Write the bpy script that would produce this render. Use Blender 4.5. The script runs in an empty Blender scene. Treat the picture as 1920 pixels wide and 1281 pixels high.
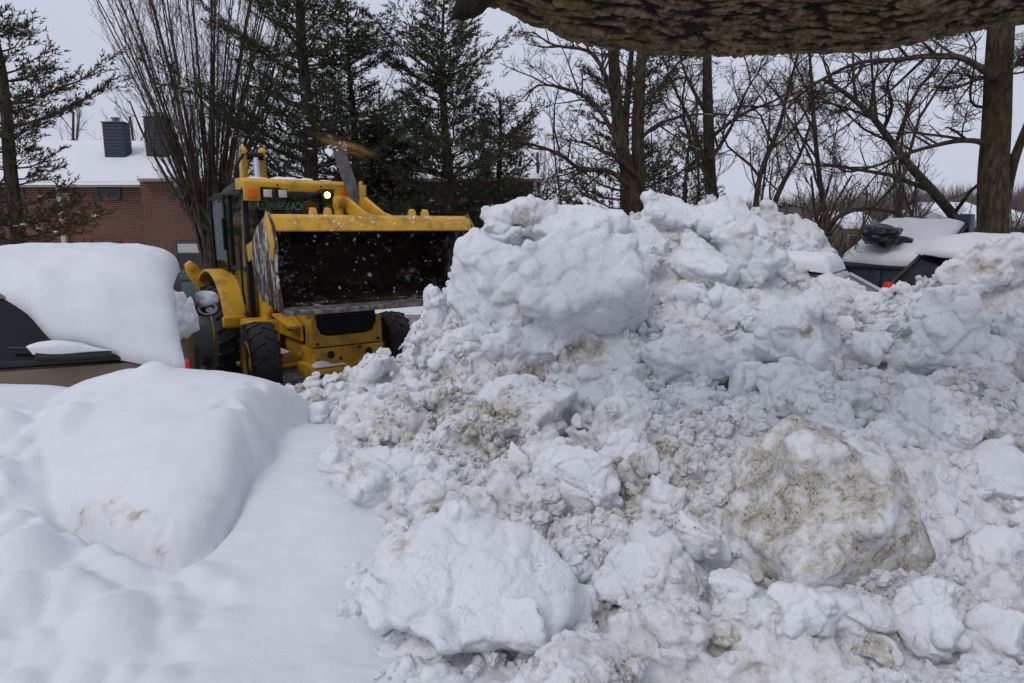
import bpy, bmesh, math, random
import numpy as np
from mathutils import Vector, Matrix
R = math.radians
sc = bpy.context.scene
# ------------------------------------------------------------------ camera
CAMZ, PITCH, FPX = 2.2, R(9.5), 1280.0
cam_d = bpy.data.cameras.new('camera')
cam_d.lens = 24.0; cam_d.sensor_width = 36.0; cam_d.clip_start = 0.05; cam_d.clip_end = 3000
cam = bpy.data.objects.new('camera', cam_d)
cam.location = (0, 0, CAMZ); cam.rotation_euler = (math.pi / 2 - PITCH, 0, 0)
sc.collection.objects.link(cam); sc.camera = cam
# ------------------------------------------------------------------ overcast sky
W = bpy.data.worlds.new('World'); sc.world = W; W.use_nodes = True
wn, wl = W.node_tree.nodes, W.node_tree.links
wn.clear()
wo = wn.new('ShaderNodeOutputWorld'); wb = wn.new('ShaderNodeBackground')
sky = wn.new('ShaderNodeTexSky'); sky.sky_type = 'NISHITA'; sky.sun_disc = False
SUN_EL, SUN_AZ = R(48), R(215)
sky.sun_elevation = SUN_EL; sky.sun_rotation = SUN_AZ; sky.dust_density = 6; sky.air_density = 1.5
sm = wn.new('ShaderNodeVectorMath'); sm.operation = 'SCALE'; sm.inputs['Scale'].default_value = 0.07
wl.new(sky.outputs[0], sm.inputs[0])
cn = wn.new('ShaderNodeTexNoise'); cn.inputs['Scale'].default_value = 1.6; cn.inputs['Detail'].default_value = 4
cr = wn.new('ShaderNodeValToRGB')
cr.color_ramp.elements[0].position = 0.3; cr.color_ramp.elements[0].color = (0.545, 0.575, 0.705, 1)
cr.color_ramp.elements[1].position = 0.75; cr.color_ramp.elements[1].color = (0.60, 0.63, 0.745, 1)
wl.new(cn.outputs[0], cr.inputs[0])
wm = wn.new('ShaderNodeMix'); wm.data_type = 'RGBA'; wm.inputs[0].default_value = 0.93
wl.new(sm.outputs[0], wm.inputs[6]); wl.new(cr.outputs[0], wm.inputs[7])
wl.new(wm.outputs[2], wb.inputs[0]); wb.inputs[1].default_value = 1.0
wl.new(wb.outputs[0], wo.inputs[0])
sun_d = bpy.data.lights.new('sun', 'SUN'); sun_d.energy = 0.8; sun_d.angle = R(26); sun_d.color = (1, 0.97, 0.93)
sun = bpy.data.objects.new('sun', sun_d)
sun.rotation_euler = (math.pi / 2 - SUN_EL, 0, math.pi - SUN_AZ)
sc.collection.objects.link(sun)
vs = sc.view_settings
vs.view_transform = 'Standard'; vs.look = 'None'; vs.gamma = 1; vs.exposure = 0.08; vs.use_curve_mapping = False
sc.cycles.max_bounces = 6; sc.cycles.diffuse_bounces = 3; sc.cycles.transparent_max_bounces = 12
sc.cycles.volume_bounces = 1; sc.cycles.adaptive_threshold = 0.02

# ------------------------------------------------------------------ helpers
C = sc.collection
rng = np.random.default_rng(7)
def at(px, py, Y):
    """world point at depth Y seen at that place of the 1920x1281 photograph"""
    u = (px - 960) / FPX; v = (640.5 - py) / FPX
    dy = math.cos(PITCH) + v * math.sin(PITCH); dz = -math.sin(PITCH) + v * math.cos(PITCH)
    t = Y / dy
    return Vector((u * t, Y, CAMZ + dz * t))
def tag(o, label=None, cat=None, group=None, kind=None):
    if label: o['label'] = label
    if cat: o['category'] = cat
    if group: o['group'] = group
    if kind: o['kind'] = kind
    return o
def empty(name, loc=(0, 0, 0), rz=0.0):
    o = bpy.data.objects.new(name, None); o.location = loc; o.rotation_euler = (0, 0, rz)
    o.empty_display_size = 0.2; C.objects.link(o); return o
def link(name, me, mat=None, parent=None, loc=None):
    o = bpy.data.objects.new(name, me); C.objects.link(o)
    if mat is not None:
        for m in (mat if isinstance(mat, (list, tuple)) else [mat]): me.materials.append(m)
    if parent: o.parent = parent
    if loc is not None: o.location = loc
    return o
def npmesh(name, V, F, smooth=True, attr=None):
    """V (n,3), F (m,3) or (m,4) int arrays, or a list of such arrays"""
    Fs = F if isinstance(F, list) else [F]
    Fs = [np.asarray(f, dtype=np.int32) for f in Fs if len(f)]
    me = bpy.data.meshes.new(name)
    V = np.asarray(V, dtype=np.float32)
    me.vertices.add(len(V)); me.vertices.foreach_set('co', V.ravel())
    loops = np.concatenate([f.ravel() for f in Fs])
    tot = np.concatenate([np.full(len(f), f.shape[1], np.int32) for f in Fs])
    st = np.concatenate([[0], np.cumsum(tot)[:-1]]).astype(np.int32)
    me.loops.add(len(loops)); me.loops.foreach_set('vertex_index', loops)
    me.polygons.add(len(tot)); me.polygons.foreach_set('loop_start', st); me.polygons.foreach_set('loop_total', tot)
    me.polygons.foreach_set('use_smooth', np.full(len(tot), smooth, bool))
    me.update(calc_edges=True); me.validate()
    if attr:
        for k, a in attr.items():
            at_ = me.attributes.new(k, 'FLOAT', 'POINT'); at_.data.foreach_set('value', np.asarray(a, dtype=np.float32))
    return me
# ---- noise
_perm = np.random.default_rng(3).permutation(256); _perm = np.concatenate([_perm, _perm, _perm])
_g = np.random.default_rng(4).normal(size=(256, 3)); _g /= np.linalg.norm(_g, axis=1)[:, None]
def perlin(P):
    P = np.asarray(P, dtype=np.float64); I = np.floor(P).astype(np.int64); f = P - I; I &= 255
    u = f * f * f * (f * (f * 6 - 15) + 10)
    out = 0
    for dx in (0, 1):
        wx = u[:, 0] if dx else 1 - u[:, 0]
        for dy in (0, 1):
            wy = u[:, 1] if dy else 1 - u[:, 1]
            for dz in (0, 1):
                wz = u[:, 2] if dz else 1 - u[:, 2]
                h = _perm[_perm[_perm[(I[:, 0] + dx) & 255] + ((I[:, 1] + dy) & 255)] + ((I[:, 2] + dz) & 255)]
                out = out + wx * wy * wz * ((_g[h] * (f - np.array([dx, dy, dz]))).sum(1))
    return out * 1.6
def fbm(P, oct=4, lac=2.1, gain=0.5):
    P = np.asarray(P, dtype=np.float64); a, s, out = 1.0, 1.0, 0
    for k in range(oct):
        out = out + a * perlin(P * s + k * 17.3); a *= gain; s *= lac
    return out
def billow(P, seed=0):
    """rounded popcorn-like grain, 0 in the seams to 1 on the lumps (nearest of the 8 closest cell points)"""
    P = np.asarray(P, dtype=np.float64) + seed * 7.13; I0 = np.floor(P - 0.5).astype(np.int64); best = np.full(len(P), 9.0)
    for dx in (0, 1):
        for dy in (0, 1):
            for dz in (0, 1):
                I = I0 + np.array([dx, dy, dz])
                h = _perm[_perm[_perm[I[:, 0] & 255] + (I[:, 1] & 255)] + (I[:, 2] & 255)]
                q = I + 0.5 + 0.42 * _g[h] - P
                np.minimum(best, (q * q).sum(1), out=best)
    return np.sqrt(np.clip(1 - best / 0.75, 0, 1))
def worley(P, seed=0):
    """nearest and second nearest cell distance and a random number per cell"""
    P = np.asarray(P, dtype=np.float64) + seed * 7.13; I0 = np.floor(P - 0.5).astype(np.int64); b1 = np.full(len(P), 9.0); b2 = np.full(len(P), 9.0); hid = np.zeros(len(P), np.int64)
    for dx in (0, 1):
        for dy in (0, 1):
            for dz in (0, 1):
                I = I0 + np.array([dx, dy, dz])
                h = _perm[_perm[_perm[I[:, 0] & 255] + (I[:, 1] & 255)] + (I[:, 2] & 255)]
                q = I + 0.5 + 0.42 * _g[h] - P; d = (q * q).sum(1); m = d < b1
                b2 = np.where(m, b1, np.minimum(b2, d)); hid = np.where(m, h, hid); b1 = np.where(m, d, b1)
    return np.sqrt(b1), np.sqrt(b2), _perm[hid] / 255.0
def smoothstep(a, b, x):
    t = np.clip((x - a) / (b - a), 0, 1); return t * t * (3 - 2 * t)
# ---- mesh collector for hard surface things
class MB:
    def __init__(s): s.v = []; s.f = []
    def add(s, v, f):
        o = len(s.v); s.v += [tuple(p) for p in v]; s.f += [tuple(i + o for i in q) for q in f]; return s
    def box(s, x0, x1, y0, y1, z0, z1):
        return s.add([(x0, y0, z0), (x1, y0, z0), (x1, y1, z0), (x0, y1, z0), (x0, y0, z1), (x1, y0, z1), (x1, y1, z1), (x0, y1, z1)],
                     [(0, 3, 2, 1), (4, 5, 6, 7), (0, 1, 5, 4), (1, 2, 6, 5), (2, 3, 7, 6), (3, 0, 4, 7)])
    def prism(s, prof, a, b, axis='x'):
        """closed profile extruded along an axis; prof in the two other axes in cyclic order (x: y,z / y: x,z / z: x,y)"""
        n = len(prof)
        def P(p, t): return (t, p[0], p[1]) if axis == 'x' else (p[0], t, p[1]) if axis == 'y' else (p[0], p[1], t)
        s.add([P(p, a) for p in prof] + [P(p, b) for p in prof],
              [tuple(range(n))[::-1], tuple(range(n, 2 * n))] + [(i, (i + 1) % n, n + (i + 1) % n, n + i) for i in range(n)]); return s
    def tube(s, pts, rad, n=10, cap=True):
        pts = [Vector(p) for p in pts]; rad = rad if isinstance(rad, (list, tuple)) else [rad] * len(pts)
        V, F = [], []; prev = None
        for i, p in enumerate(pts):
            t = (pts[min(i + 1, len(pts) - 1)] - pts[max(i - 1, 0)]).normalized()
            if prev is None:
                a = t.cross(Vector((0, 0, 1)) if abs(t.z) < 0.9 else Vector((1, 0, 0))).normalized()
            else: a = (prev - t * prev.dot(t)).normalized()
            prev = a; b = t.cross(a)
            for k in range(n):
                th = 2 * math.pi * k / n; V.append(p + (a * math.cos(th) + b * math.sin(th)) * rad[i])
        for i in range(len(pts) - 1):
            for k in range(n): F.append((i * n + k, i * n + (k + 1) % n, (i + 1) * n + (k + 1) % n, (i + 1) * n + k))
        if cap: F.append(tuple(range(n))[::-1]); F.append(tuple(range((len(pts) - 1) * n, len(pts) * n)))
        return s.add(V, F)
    def lathe(s, prof, c=(0, 0, 0), axis='x', n=32):
        """prof: (offset along axis, radius)"""
        V, F = [], []
        for (t, r) in prof:
            for k in range(n):
                th = 2 * math.pi * k / n; u, v = r * math.cos(th), r * math.sin(th)
                p = (t, u, v) if axis == 'x' else (u, t, v) if axis == 'y' else (u, v, t)
                V.append((p[0] + c[0], p[1] + c[1], p[2] + c[2]))
        for i in range(len(prof) - 1):
            for k in range(n): F.append((i * n + k, i * n + (k + 1) % n, (i + 1) * n + (k + 1) % n, (i + 1) * n + k))
        F.append(tuple(range(n))[::-1]); F.append(tuple(range((len(prof) - 1) * n, len(prof) * n)))
        return s.add(V, F)
    def mesh(s, name, bevel=0.0, smooth=False, seg=2):
        me = bpy.data.meshes.new(name); me.from_pydata(s.v, [], s.f); me.update()
        bm = bmesh.new(); bm.from_mesh(me)
        bmesh.ops.remove_doubles(bm, verts=bm.verts, dist=1e-5)
        bmesh.ops.recalc_face_normals(bm, faces=bm.faces)
        if bevel:
            ed = [e for e in bm.edges if len(e.link_faces) == 2 and e.calc_face_angle(0) > 0.5]
            bmesh.ops.bevel(bm, geom=ed, offset=bevel, segments=seg, affect='EDGES', profile=0.6, clamp_overlap=True)
        bm.to_mesh(me); bm.free()
        if smooth:
            me.polygons.foreach_set('use_smooth', np.ones(len(me.polygons), bool))
            me.set_sharp_from_angle(angle=R(35))
        return me
    def build(s, name, mat, parent=None, bevel=0.0, smooth=True, loc=None, seg=2):
        return link(name, s.mesh(name, bevel, smooth, seg), mat, parent, loc)
# ---- materials
def mat(name, col=(0.5, 0.5, 0.5), rough=0.6, metal=0.0, spec=0.5, nodes=None):
    m = bpy.data.materials.new(name); m.use_nodes = True
    b = m.node_tree.nodes['Principled BSDF']
    b.inputs['Base Color'].default_value = (*col, 1); b.inputs['Roughness'].default_value = rough
    b.inputs['Metallic'].default_value = metal; b.inputs['Specular IOR Level'].default_value = spec
    if nodes: nodes(m.node_tree, b)
    return m
class NT:
    """small node-tree writer"""
    def __init__(s, t): s.t = t
    def n(s, typ, **kw):
        o = s.t.nodes.new(typ)
        for k, v in kw.items():
            if k.startswith('i_'):
                key = k[2:]; key = int(key) if key.isdigit() else key.replace('_', ' ')
                if hasattr(v, 'is_output') or isinstance(v, bpy.types.NodeSocket): s.t.links.new(v, o.inputs[key])
                else: o.inputs[key].default_value = v
            else: setattr(o, k, v)
        return o
    def noise(s, scale, detail=4, rough=0.55, vec=None, dist=0.0):
        o = s.n('ShaderNodeTexNoise'); o.inputs['Scale'].default_value = scale; o.inputs['Detail'].default_value = detail
        o.inputs['Roughness'].default_value = rough; o.inputs['Distortion'].default_value = dist
        s.t.links.new(vec if vec is not None else s.coord(), o.inputs['Vector']); return o.outputs[0]
    def coord(s, kind='Object'):
        o = s.n('ShaderNodeTexCoord'); return o.outputs[kind]
    def warp(s, vec, scale, amt):
        nz = s.n('ShaderNodeTexNoise'); nz.inputs['Scale'].default_value = scale; s.l(vec, nz.inputs['Vector'])
        sc_ = s.n('ShaderNodeVectorMath', operation='SCALE'); s.l(nz.outputs['Color'], sc_.inputs[0]); sc_.inputs['Scale'].default_value = amt
        ad = s.n('ShaderNodeVectorMath', operation='ADD'); s.l(vec, ad.inputs[0]); s.l(sc_.outputs[0], ad.inputs[1]); return ad.outputs[0]
    def ramp(s, x, a, b, ca=0.0, cb=1.0):
        o = s.n('ShaderNodeMapRange'); o.interpolation_type = 'SMOOTHSTEP'
        s.t.links.new(x, o.inputs[0]); o.inputs[1].default_value = a; o.inputs[2].default_value = b
        o.inputs[3].default_value = ca; o.inputs[4].default_value = cb; return o.outputs[0]
    def math(s, op, a, b=0.0, clamp=False):
        o = s.n('ShaderNodeMath', operation=op); o.use_clamp = clamp
        for i, v in enumerate((a, b)):
            if isinstance(v, (int, float)): o.inputs[i].default_value = v
            else: s.t.links.new(v, o.inputs[i])
        return o.outputs[0]
    def mix(s, f, a, b):
        o = s.n('ShaderNodeMix', data_type='RGBA')
        for i, v in ((0, f), (6, a), (7, b)):
            if isinstance(v, tuple): o.inputs[i].default_value = (*v, 1)
            elif isinstance(v, (int, float)): o.inputs[i].default_value = v
            else: s.t.links.new(v, o.inputs[i])
        return o.outputs[2]
    def bump(s, h, dist=0.01, strength=1.0, prev=None):
        o = s.n('ShaderNodeBump'); o.inputs['Distance'].default_value = dist; o.inputs['Strength'].default_value = strength
        s.t.links.new(h, o.inputs['Height'])
        if prev is not None: s.t.links.new(prev, o.inputs['Normal'])
        return o.outputs[0]
    def l(s, a, b): s.t.links.new(a, b)
def snow_mat(name, dirty=True, fine=1.0, tint=(0.74, 0.755, 0.785), bump=1.0, grain=False, attr='GEOMETRY'):
    def nd(t, b):
        n = NT(t)
        oi = n.n('ShaderNodeObjectInfo').outputs['Random']
        geo = n.n('ShaderNodeNewGeometry').outputs['Position']
        if grain:
            v1 = n.n('ShaderNodeTexVoronoi'); v1.inputs['Scale'].default_value = 42; n.l(n.warp(geo, 25, .02), v1.inputs['Vector'])
            v2 = n.n('ShaderNodeTexVoronoi'); v2.inputs['Scale'].default_value = 105; n.l(geo, v2.inputs['Vector'])
            pt = n.ramp(n.noise(3.2, 2, .6, geo), .38, .62, .15, 1)
            nb = n.bump(n.noise(24, 4, .68, geo), .008, .9)
            nb = n.bump(n.math('MULTIPLY', v1.outputs['Distance'], n.math('MULTIPLY', pt, -1.0)), .0055, .9, nb)
            nb = n.bump(n.math('MULTIPLY', v2.outputs['Distance'], n.math('MULTIPLY', pt, -1.0)), .0018, .8, nb)
        else:
            nb = n.bump(n.noise(55 * fine, 4, 0.65, geo), 0.010 * bump, 0.8); nb = n.bump(n.noise(230 * fine, 2, 0.6, geo), 0.003 * bump, 0.7, nb)
        n.l(nb, b.inputs['Normal'])
        base = n.mix(n.ramp(n.noise(5, 2, 0.6, geo), 0.35, 0.7), tint, tuple(c * 0.95 for c in tint))
        if dirty:
            d = n.n('ShaderNodeAttribute', attribute_name='dirt', attribute_type=attr).outputs['Fac']
            m1 = n.noise(9, 4, 0.68, geo, 0.4); m2 = n.noise(38, 3, 0.7, geo)
            k = n.math('ADD', n.math('MULTIPLY', m1, 0.75), n.math('MULTIPLY', m2, 0.45))
            # where the stain attribute is high, more of the noise passes the threshold
            film = n.ramp(n.math('ADD', d, n.math('MULTIPLY', n.math('SUBTRACT', n.math('ADD', n.math('MULTIPLY', m1, .6), n.math('MULTIPLY', m2, .4)), .5), 2.2)), .30, .95)
            base = n.mix(n.math('MULTIPLY', film, .75), base, (0.50, 0.475, 0.43))
            thr = n.math('SUBTRACT', 0.98, n.math('MULTIPLY', d, 0.46))
            kd = n.math('SUBTRACT', k, thr); st = n.ramp(kd, -0.09, 0.20)
            brown = n.mix(n.ramp(n.noise(21, 3, .7, geo), .38, .62), (0.20, 0.172, 0.128), (0.48, 0.43, 0.335))
            base = n.mix(n.math('MULTIPLY', st, 0.85), base, brown)
            g1 = n.ramp(n.noise(95, 2, 0.75, geo), 0.55, 0.62)
            gm = n.math('MULTIPLY', g1, n.ramp(kd, -0.06, 0.16))
            base = n.mix(n.math('MULTIPLY', gm, 0.9), base, (0.07, 0.06, 0.045))
        n.l(base, b.inputs['Base Color'])
        b.inputs['Roughness'].default_value = 0.75; b.inputs['Specular IOR Level'].default_value = 0.25
    return mat(name, rough=0.8, nodes=nd)
M = {}
M['snow'] = snow_mat('plowed_snow', grain=True)
M['crumb'] = snow_mat('snow_crumbs', grain=False, attr='INSTANCER')
M['snow_soft'] = snow_mat('soft_snow', True, 1.0, (0.74, 0.75, 0.78), 0.35)
M['snow_clean'] = snow_mat('clean_snow', False, 0.6, (0.75, 0.76, 0.79), 0.5)
# ------------------------------------------------------------------ the ground and the snow that lies on it
class RBF:
    def __init__(s, pts):
        P = np.array(pts, dtype=float); s.xy = P[:, :2]; n = len(P)
        d = np.linalg.norm(s.xy[:, None] - s.xy[None], axis=2) + np.eye(n) * 1e-9
        A = np.zeros((n + 3, n + 3)); A[:n, :n] = d + np.eye(n) * 0.02 * -1; A[:n, n] = 1; A[:n, n + 1:] = s.xy; A[n, :n] = 1; A[n + 1:, :n] = s.xy.T
        b = np.zeros(n + 3); b[:n] = P[:, 2]; s.w = np.linalg.solve(A, b)
    def __call__(s, X, Y):
        X = np.asarray(X, float); sh = X.shape; q = np.stack([X.ravel(), np.asarray(Y, float).ravel()], 1); out = np.empty(len(q))
        for i in range(0, len(q), 40000):
            c = q[i:i + 40000]; d = np.linalg.norm(c[:, None] - s.xy[None], axis=2)
            out[i:i + 40000] = d @ s.w[:-3] + s.w[-3] + c @ s.w[-2:]
        return out.reshape(sh)
def ctl(L): return [tuple(at(*p)) for p in L]
pile_pts = ctl([(700,1281,2.15),(1000,1281,2.15),(1300,1281,2.15),(1600,1281,2.15),(1920,1281,2.15),
 (760,1150,2.5),(1000,1150,2.5),(1300,1150,2.55),(1600,1150,2.5),(1920,1150,2.5),
 (720,1000,2.95),(1000,1000,2.95),(1300,1000,2.95),(1600,1000,2.85),(1920,1000,2.9),
 (640,850,3.8),(800,850,3.7),(1000,850,3.6),(1300,850,3.5),(1600,850,3.4),(1920,850,3.3),
 (570,730,5.2),(700,720,4.9),(850,720,4.55),(1000,720,4.5),(1200,720,4.45),(1450,720,4.2),(1700,720,4.0),(1920,720,3.9),
 (400,718,6.0),(500,738,6.0),(600,732,6.0),(700,714,5.9),(800,660,5.4),(900,650,5.1),(1000,620,5.1),(1200,620,4.95),(1450,620,4.6),(1700,620,4.3),(1920,620,4.2),
 (870,500,5.55),(1000,500,5.45),(1200,500,5.5),(1400,510,5.5),(1515,600,5.2),(1600,640,4.95),(1690,592,4.8),(1800,520,4.6),(1920,520,4.5),
 (905,450,5.8),(965,378,5.85),(1040,392,5.9),(1130,412,6.0),(1200,385,6.15),(1330,380,6.3),(1420,395,6.3),(1475,455,6.0),(1500,520,6.0),(1740,510,4.9),(1800,475,4.85),(1860,470,4.85),(1920,475,4.85),(815,560,5.6)])
pile_pts += [(-2.9,7.0,.15),(-2.1,6.9,.15),(-1.2,6.8,.2),(-.3,7.0,.3),(.6,7.4,.5),(1.5,7.5,.6),(2.2,7.0,.5),(2.6,6.2,.9),(3.4,5.9,.7),(4.4,5.9,.5),(5.2,5.0,1.2),(5.2,4.0,1.2),(4.5,3,.9),(3.5,2,.6),(6.2,4.6,.5),(6.0,3.2,.4),(4.8,1.8,.3),
 (-1,1.6,.4),(0,1.6,.4),(1.5,1.6,.45),(2.6,1.6,.45)]
for p in [(480,730,5.2),(530,775,4.5),(595,850,3.7),(590,930,3.3),(660,1000,2.95),(660,1100,2.6),(650,1160,2.4),(740,1230,2.2)]:
    q = at(*p); pile_pts.append((q.x - .3, q.y - .05, q.z - .42)); pile_pts.append((q.x - .9, q.y - .1, q.z - .8))
PH = RBF(pile_pts)
drift_pts = ctl([(0,1281,2.05),(300,1281,2.05),(600,1281,2.02),(900,1281,2.05),(600,1100,2.55),(480,1130,2.5),(100,1100,2.5),(0,1100,2.5),
 (300,1140,2.45),(640,1000,2.95),(520,1000,2.97),(620,900,3.4),(520,870,3.65),(570,805,4.1),
 (290,1075,2.69),(190,1030,2.83),(400,1035,2.80),(475,890,3.45),
 (0,728,4.3),(80,716,4.5),(60,815,3.6),(0,860,3.35),(60,950,3.0),(0,1000,2.8),(100,1020,2.78)])
drift_pts += [(-1.75,3.7,.86),(-1.6,4.4,.92),(-2.2,4.4,1.0),(-1.2,4.9,.85)]
drift_pts += [(-4.2,4.6,1.15),(-3.4,4.9,1.0),(-2.6,5.3,.75),(-1.6,5.6,.7),(-3.2,3,1.1),(-2.6,2,.85),(-2.2,1.2,.75),(0,1.2,.68),(1.5,1.2,.6),(2.5,1.6,.55),(0,2.6,.55),(.6,3.4,.6),(-.6,4.6,.75),(-4.5,3.5,1.2),
 (-4.2,6.4,.3),(-3,6.6,.25),(-1.5,6.6,.2),(1.5,2.4,.4),(3,2,.4)]
DH = RBF(drift_pts)
# the mound: a dome with a steep, undercut front
_mo = [tuple(at(*p))[:2] for p in [(92,780,4.0),(86,850,3.5),(95,905,3.25),(120,962,3.05),(170,1005,2.92),(230,1042,2.80),(290,1062,2.735),(345,1057,2.75),(395,1022,2.86),(432,965,3.06),(462,890,3.42),(500,832,3.85),(528,798,4.15)]] + [(-1.38,4.75),(-1.75,5.1),(-2.4,5.25),(-2.95,4.9),(-3.0,4.45)]
MC = (-1.66, 3.85)
xs = np.arange(-4.4, 1.1, 0.0142); ys = np.arange(1.55, 5.75, 0.0142)
GX, GY = np.meshgrid(xs, ys)
Z = DH(GX, GY)
k = 5
for _ in range(3):      # relax the control net into a smooth drift
    pad = np.pad(Z, k, mode='edge'); cs = np.cumsum(np.cumsum(np.pad(pad, ((1, 0), (1, 0))), 0), 1); w = 2 * k + 1
    Z = (cs[w:, w:] - cs[:-w, w:] - cs[w:, :-w] + cs[:-w, :-w]) / (w * w)
P3 = np.stack([GX.ravel(), GY.ravel(), np.zeros(GX.size)], 1)
Z = Z + 0.022 * fbm(P3 * 1.3, 3).reshape(Z.shape) + 0.0035 * fbm(P3 * np.array([9, 16, 1]), 3).reshape(Z.shape)
# old lumps softened by new snow, on the left and round the mound's foot
mask = smoothstep(-0.9, -1.35, GX) * smoothstep(2.86, 2.66, GY + 0.35 * (GX + 1.5)) + 0.9 * smoothstep(-2.25, -2.5, GX) * smoothstep(4.1, 3.6, GY)
mask = np.clip(mask, 0, 1)
lump = np.zeros_like(Z); r_ = np.random.default_rng(21)
for i in range(700):
    cx, cy = r_.uniform(-4.2, -0.85), r_.uniform(1.7, 4.1); rad = r_.choice([.05, .07, .1, .14, .2], p=[.42, .30, .17, .08, .03]) * r_.uniform(.8, 1.2)
    ix0, ix1 = np.searchsorted(xs, [cx - rad, cx + rad]); iy0, iy1 = np.searchsorted(ys, [cy - rad, cy + rad])
    if ix1 <= ix0 or iy1 <= iy0: continue
    sx, sy = GX[iy0:iy1, ix0:ix1], GY[iy0:iy1, ix0:ix1]
    q = np.clip(1 - ((sx - cx) ** 2 + (sy - cy) ** 2) / rad ** 2, 0, 1) ** 1.3 * rad * r_.uniform(.45, .75)
    lump[iy0:iy1, ix0:ix1] = np.maximum(lump[iy0:iy1, ix0:ix1], q)
for _ in range(2):
    pad = np.pad(lump, 1, mode='edge'); lump = (pad[1:-1, 1:-1] * 2 + pad[:-2, 1:-1] + pad[2:, 1:-1] + pad[1:-1, :-2] + pad[1:-1, 2:]) / 6
Z = Z + lump * mask
_mo = np.array(_mo); ma = np.arctan2(_mo[:, 0] - MC[0], MC[1] - _mo[:, 1]); mr = np.hypot(_mo[:, 0] - MC[0], _mo[:, 1] - MC[1]); o_ = np.argsort(ma); ma, mr = ma[o_], mr[o_]
fa = np.linspace(-np.pi, np.pi, 721); fr = np.interp(fa, np.concatenate([ma - 2 * np.pi, ma, ma + 2 * np.pi]), np.tile(mr, 3)); fr = np.convolve(np.concatenate([fr[-13:], fr, fr[:13]]), np.ones(27) / 27, 'valid')
ang = np.arctan2(GX - MC[0], MC[1] - GY); rad_ = np.hypot(GX - MC[0], GY - MC[1]); lipr = np.interp(ang, fa, fr)
wob = fbm(P3 * 9, 3).reshape(Z.shape) * smoothstep(.4, .9, rad_)
endf = np.exp(-((ang + .12) / .55) ** 4); rho = (rad_ + .013 * wob * endf) / lipr; sd_ = rad_ - lipr; d = np.abs(sd_); tt = np.clip((ang + .75) / 1.3, 0, 1)
qe = .88 - .46 * np.exp(-((ang - .15) / .75) ** 4); H_ = .335 + .04 * (GY - MC[1])
Z = Z + H_ * np.clip(1 - rho ** 2.1, 0, 1) ** qe * (1 + .05 * fbm(P3 * 2.1, 2).reshape(Z.shape)) - .075 * np.exp(-((sd_ - .025) / .05) ** 2) * endf
rough = np.exp(-(d / 0.12) ** 2) * endf * (sd_ < .02)
Z = Z + rough * 0.012 * fbm(P3 * 28, 4).reshape(Z.shape)
# two little pits and a footprint-like dent on the mound
for (px, py, Y, rad, dep) in [(432,828,3.75,.07,.05),(485,785,4.1,.05,.035),(290,700,4.2,.10,-.05),(215,735,4.0,.13,.03),(150,1150,2.4,.06,.03),(30,1210,2.25,.08,.03)]:
    c = at(px, py, Y); Z = Z - dep * np.exp(-(((GX - c.x) ** 2 + (GY - c.y) ** 2) / rad ** 2) ** 1.5)
dirt = 0.60 * np.exp(-((sd_ + 0.05) / 0.05) ** 2) * endf * (1.0 - .75 * smoothstep(.45, .8, tt)) * (.75 + .5 * wob)
for (px, py, Y, rad, a) in [(100,768,3.85,.05,1.0),(490,782,4.1,.035,.9),(258,1003,2.86,.05,1.05),(215,975,2.95,.035,1.05),(292,1010,2.83,.03,1.0),(150,985,2.98,.04,1.0),(300,1045,2.76,.035,.9),(235,990,2.9,.06,.85),(270,1000,2.87,.02,1.3),(215,972,2.96,.015,1.3)]:
    c = at(px, py, Y); dirt = np.maximum(dirt, a * np.exp(-((GX - c.x) ** 2 / 1.7 + (GY - c.y) ** 2 * 2.5) / rad ** 2 * (1 + .9 * wob)) * (.75 + .5 * wob))
ny, nx = GX.shape; idx = np.arange(nx * ny).reshape(ny, nx)
quads = np.stack([idx[:-1, :-1], idx[:-1, 1:], idx[1:, 1:], idx[1:, :-1]], -1).reshape(-1, 4)
VZ = np.stack([GX, GY, Z], -1).reshape(-1, 3)
drift = link('snow_drift', npmesh('snow_drift', VZ, quads, True, {'dirt': np.clip(dirt, 0, 1).ravel()}), M['snow_soft'])
tag(drift, 'smooth wind-softened snow drift with a rounded mound before the buried car', 'snow drift')
# skirt of the place: lot, snow cover to the horizon
def nd_ground(t, b):
    n = NT(t); g = n.n('ShaderNodeNewGeometry').outputs['Position']
    n.l(n.mix(n.ramp(n.noise(.25, 5, .6, g), .35, .65), (0.80, 0.81, 0.84), (0.70, 0.70, 0.72)), b.inputs['Base Color'])
    n.l(n.bump(n.noise(6, 6, .65, g), .08, .8), b.inputs['Normal']); b.inputs['Roughness'].default_value = .8
M['ground'] = mat('snowy_ground', nodes=nd_ground)
gx = np.concatenate([np.linspace(-900, -60, 12), np.linspace(-50, 50, 41), np.linspace(60, 900, 12)]); gy = np.concatenate([np.linspace(-60, 0, 7), np.linspace(2.5, 60, 24), np.linspace(70, 1500, 20)])
A, B = np.meshgrid(gx, gy)
HZ = -0.02 - 3.0 * smoothstep(26, 60, B) * smoothstep(4, 20, A) - 0 * A
ii = np.arange(A.size).reshape(A.shape)
gq = np.stack([ii[:-1, :-1], ii[:-1, 1:], ii[1:, 1:], ii[1:, :-1]], -1).reshape(-1, 4)
tag(link('ground', npmesh('ground', np.stack([A, B, HZ], -1).reshape(-1, 3), gq), M['ground']), kind='structure')
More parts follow.
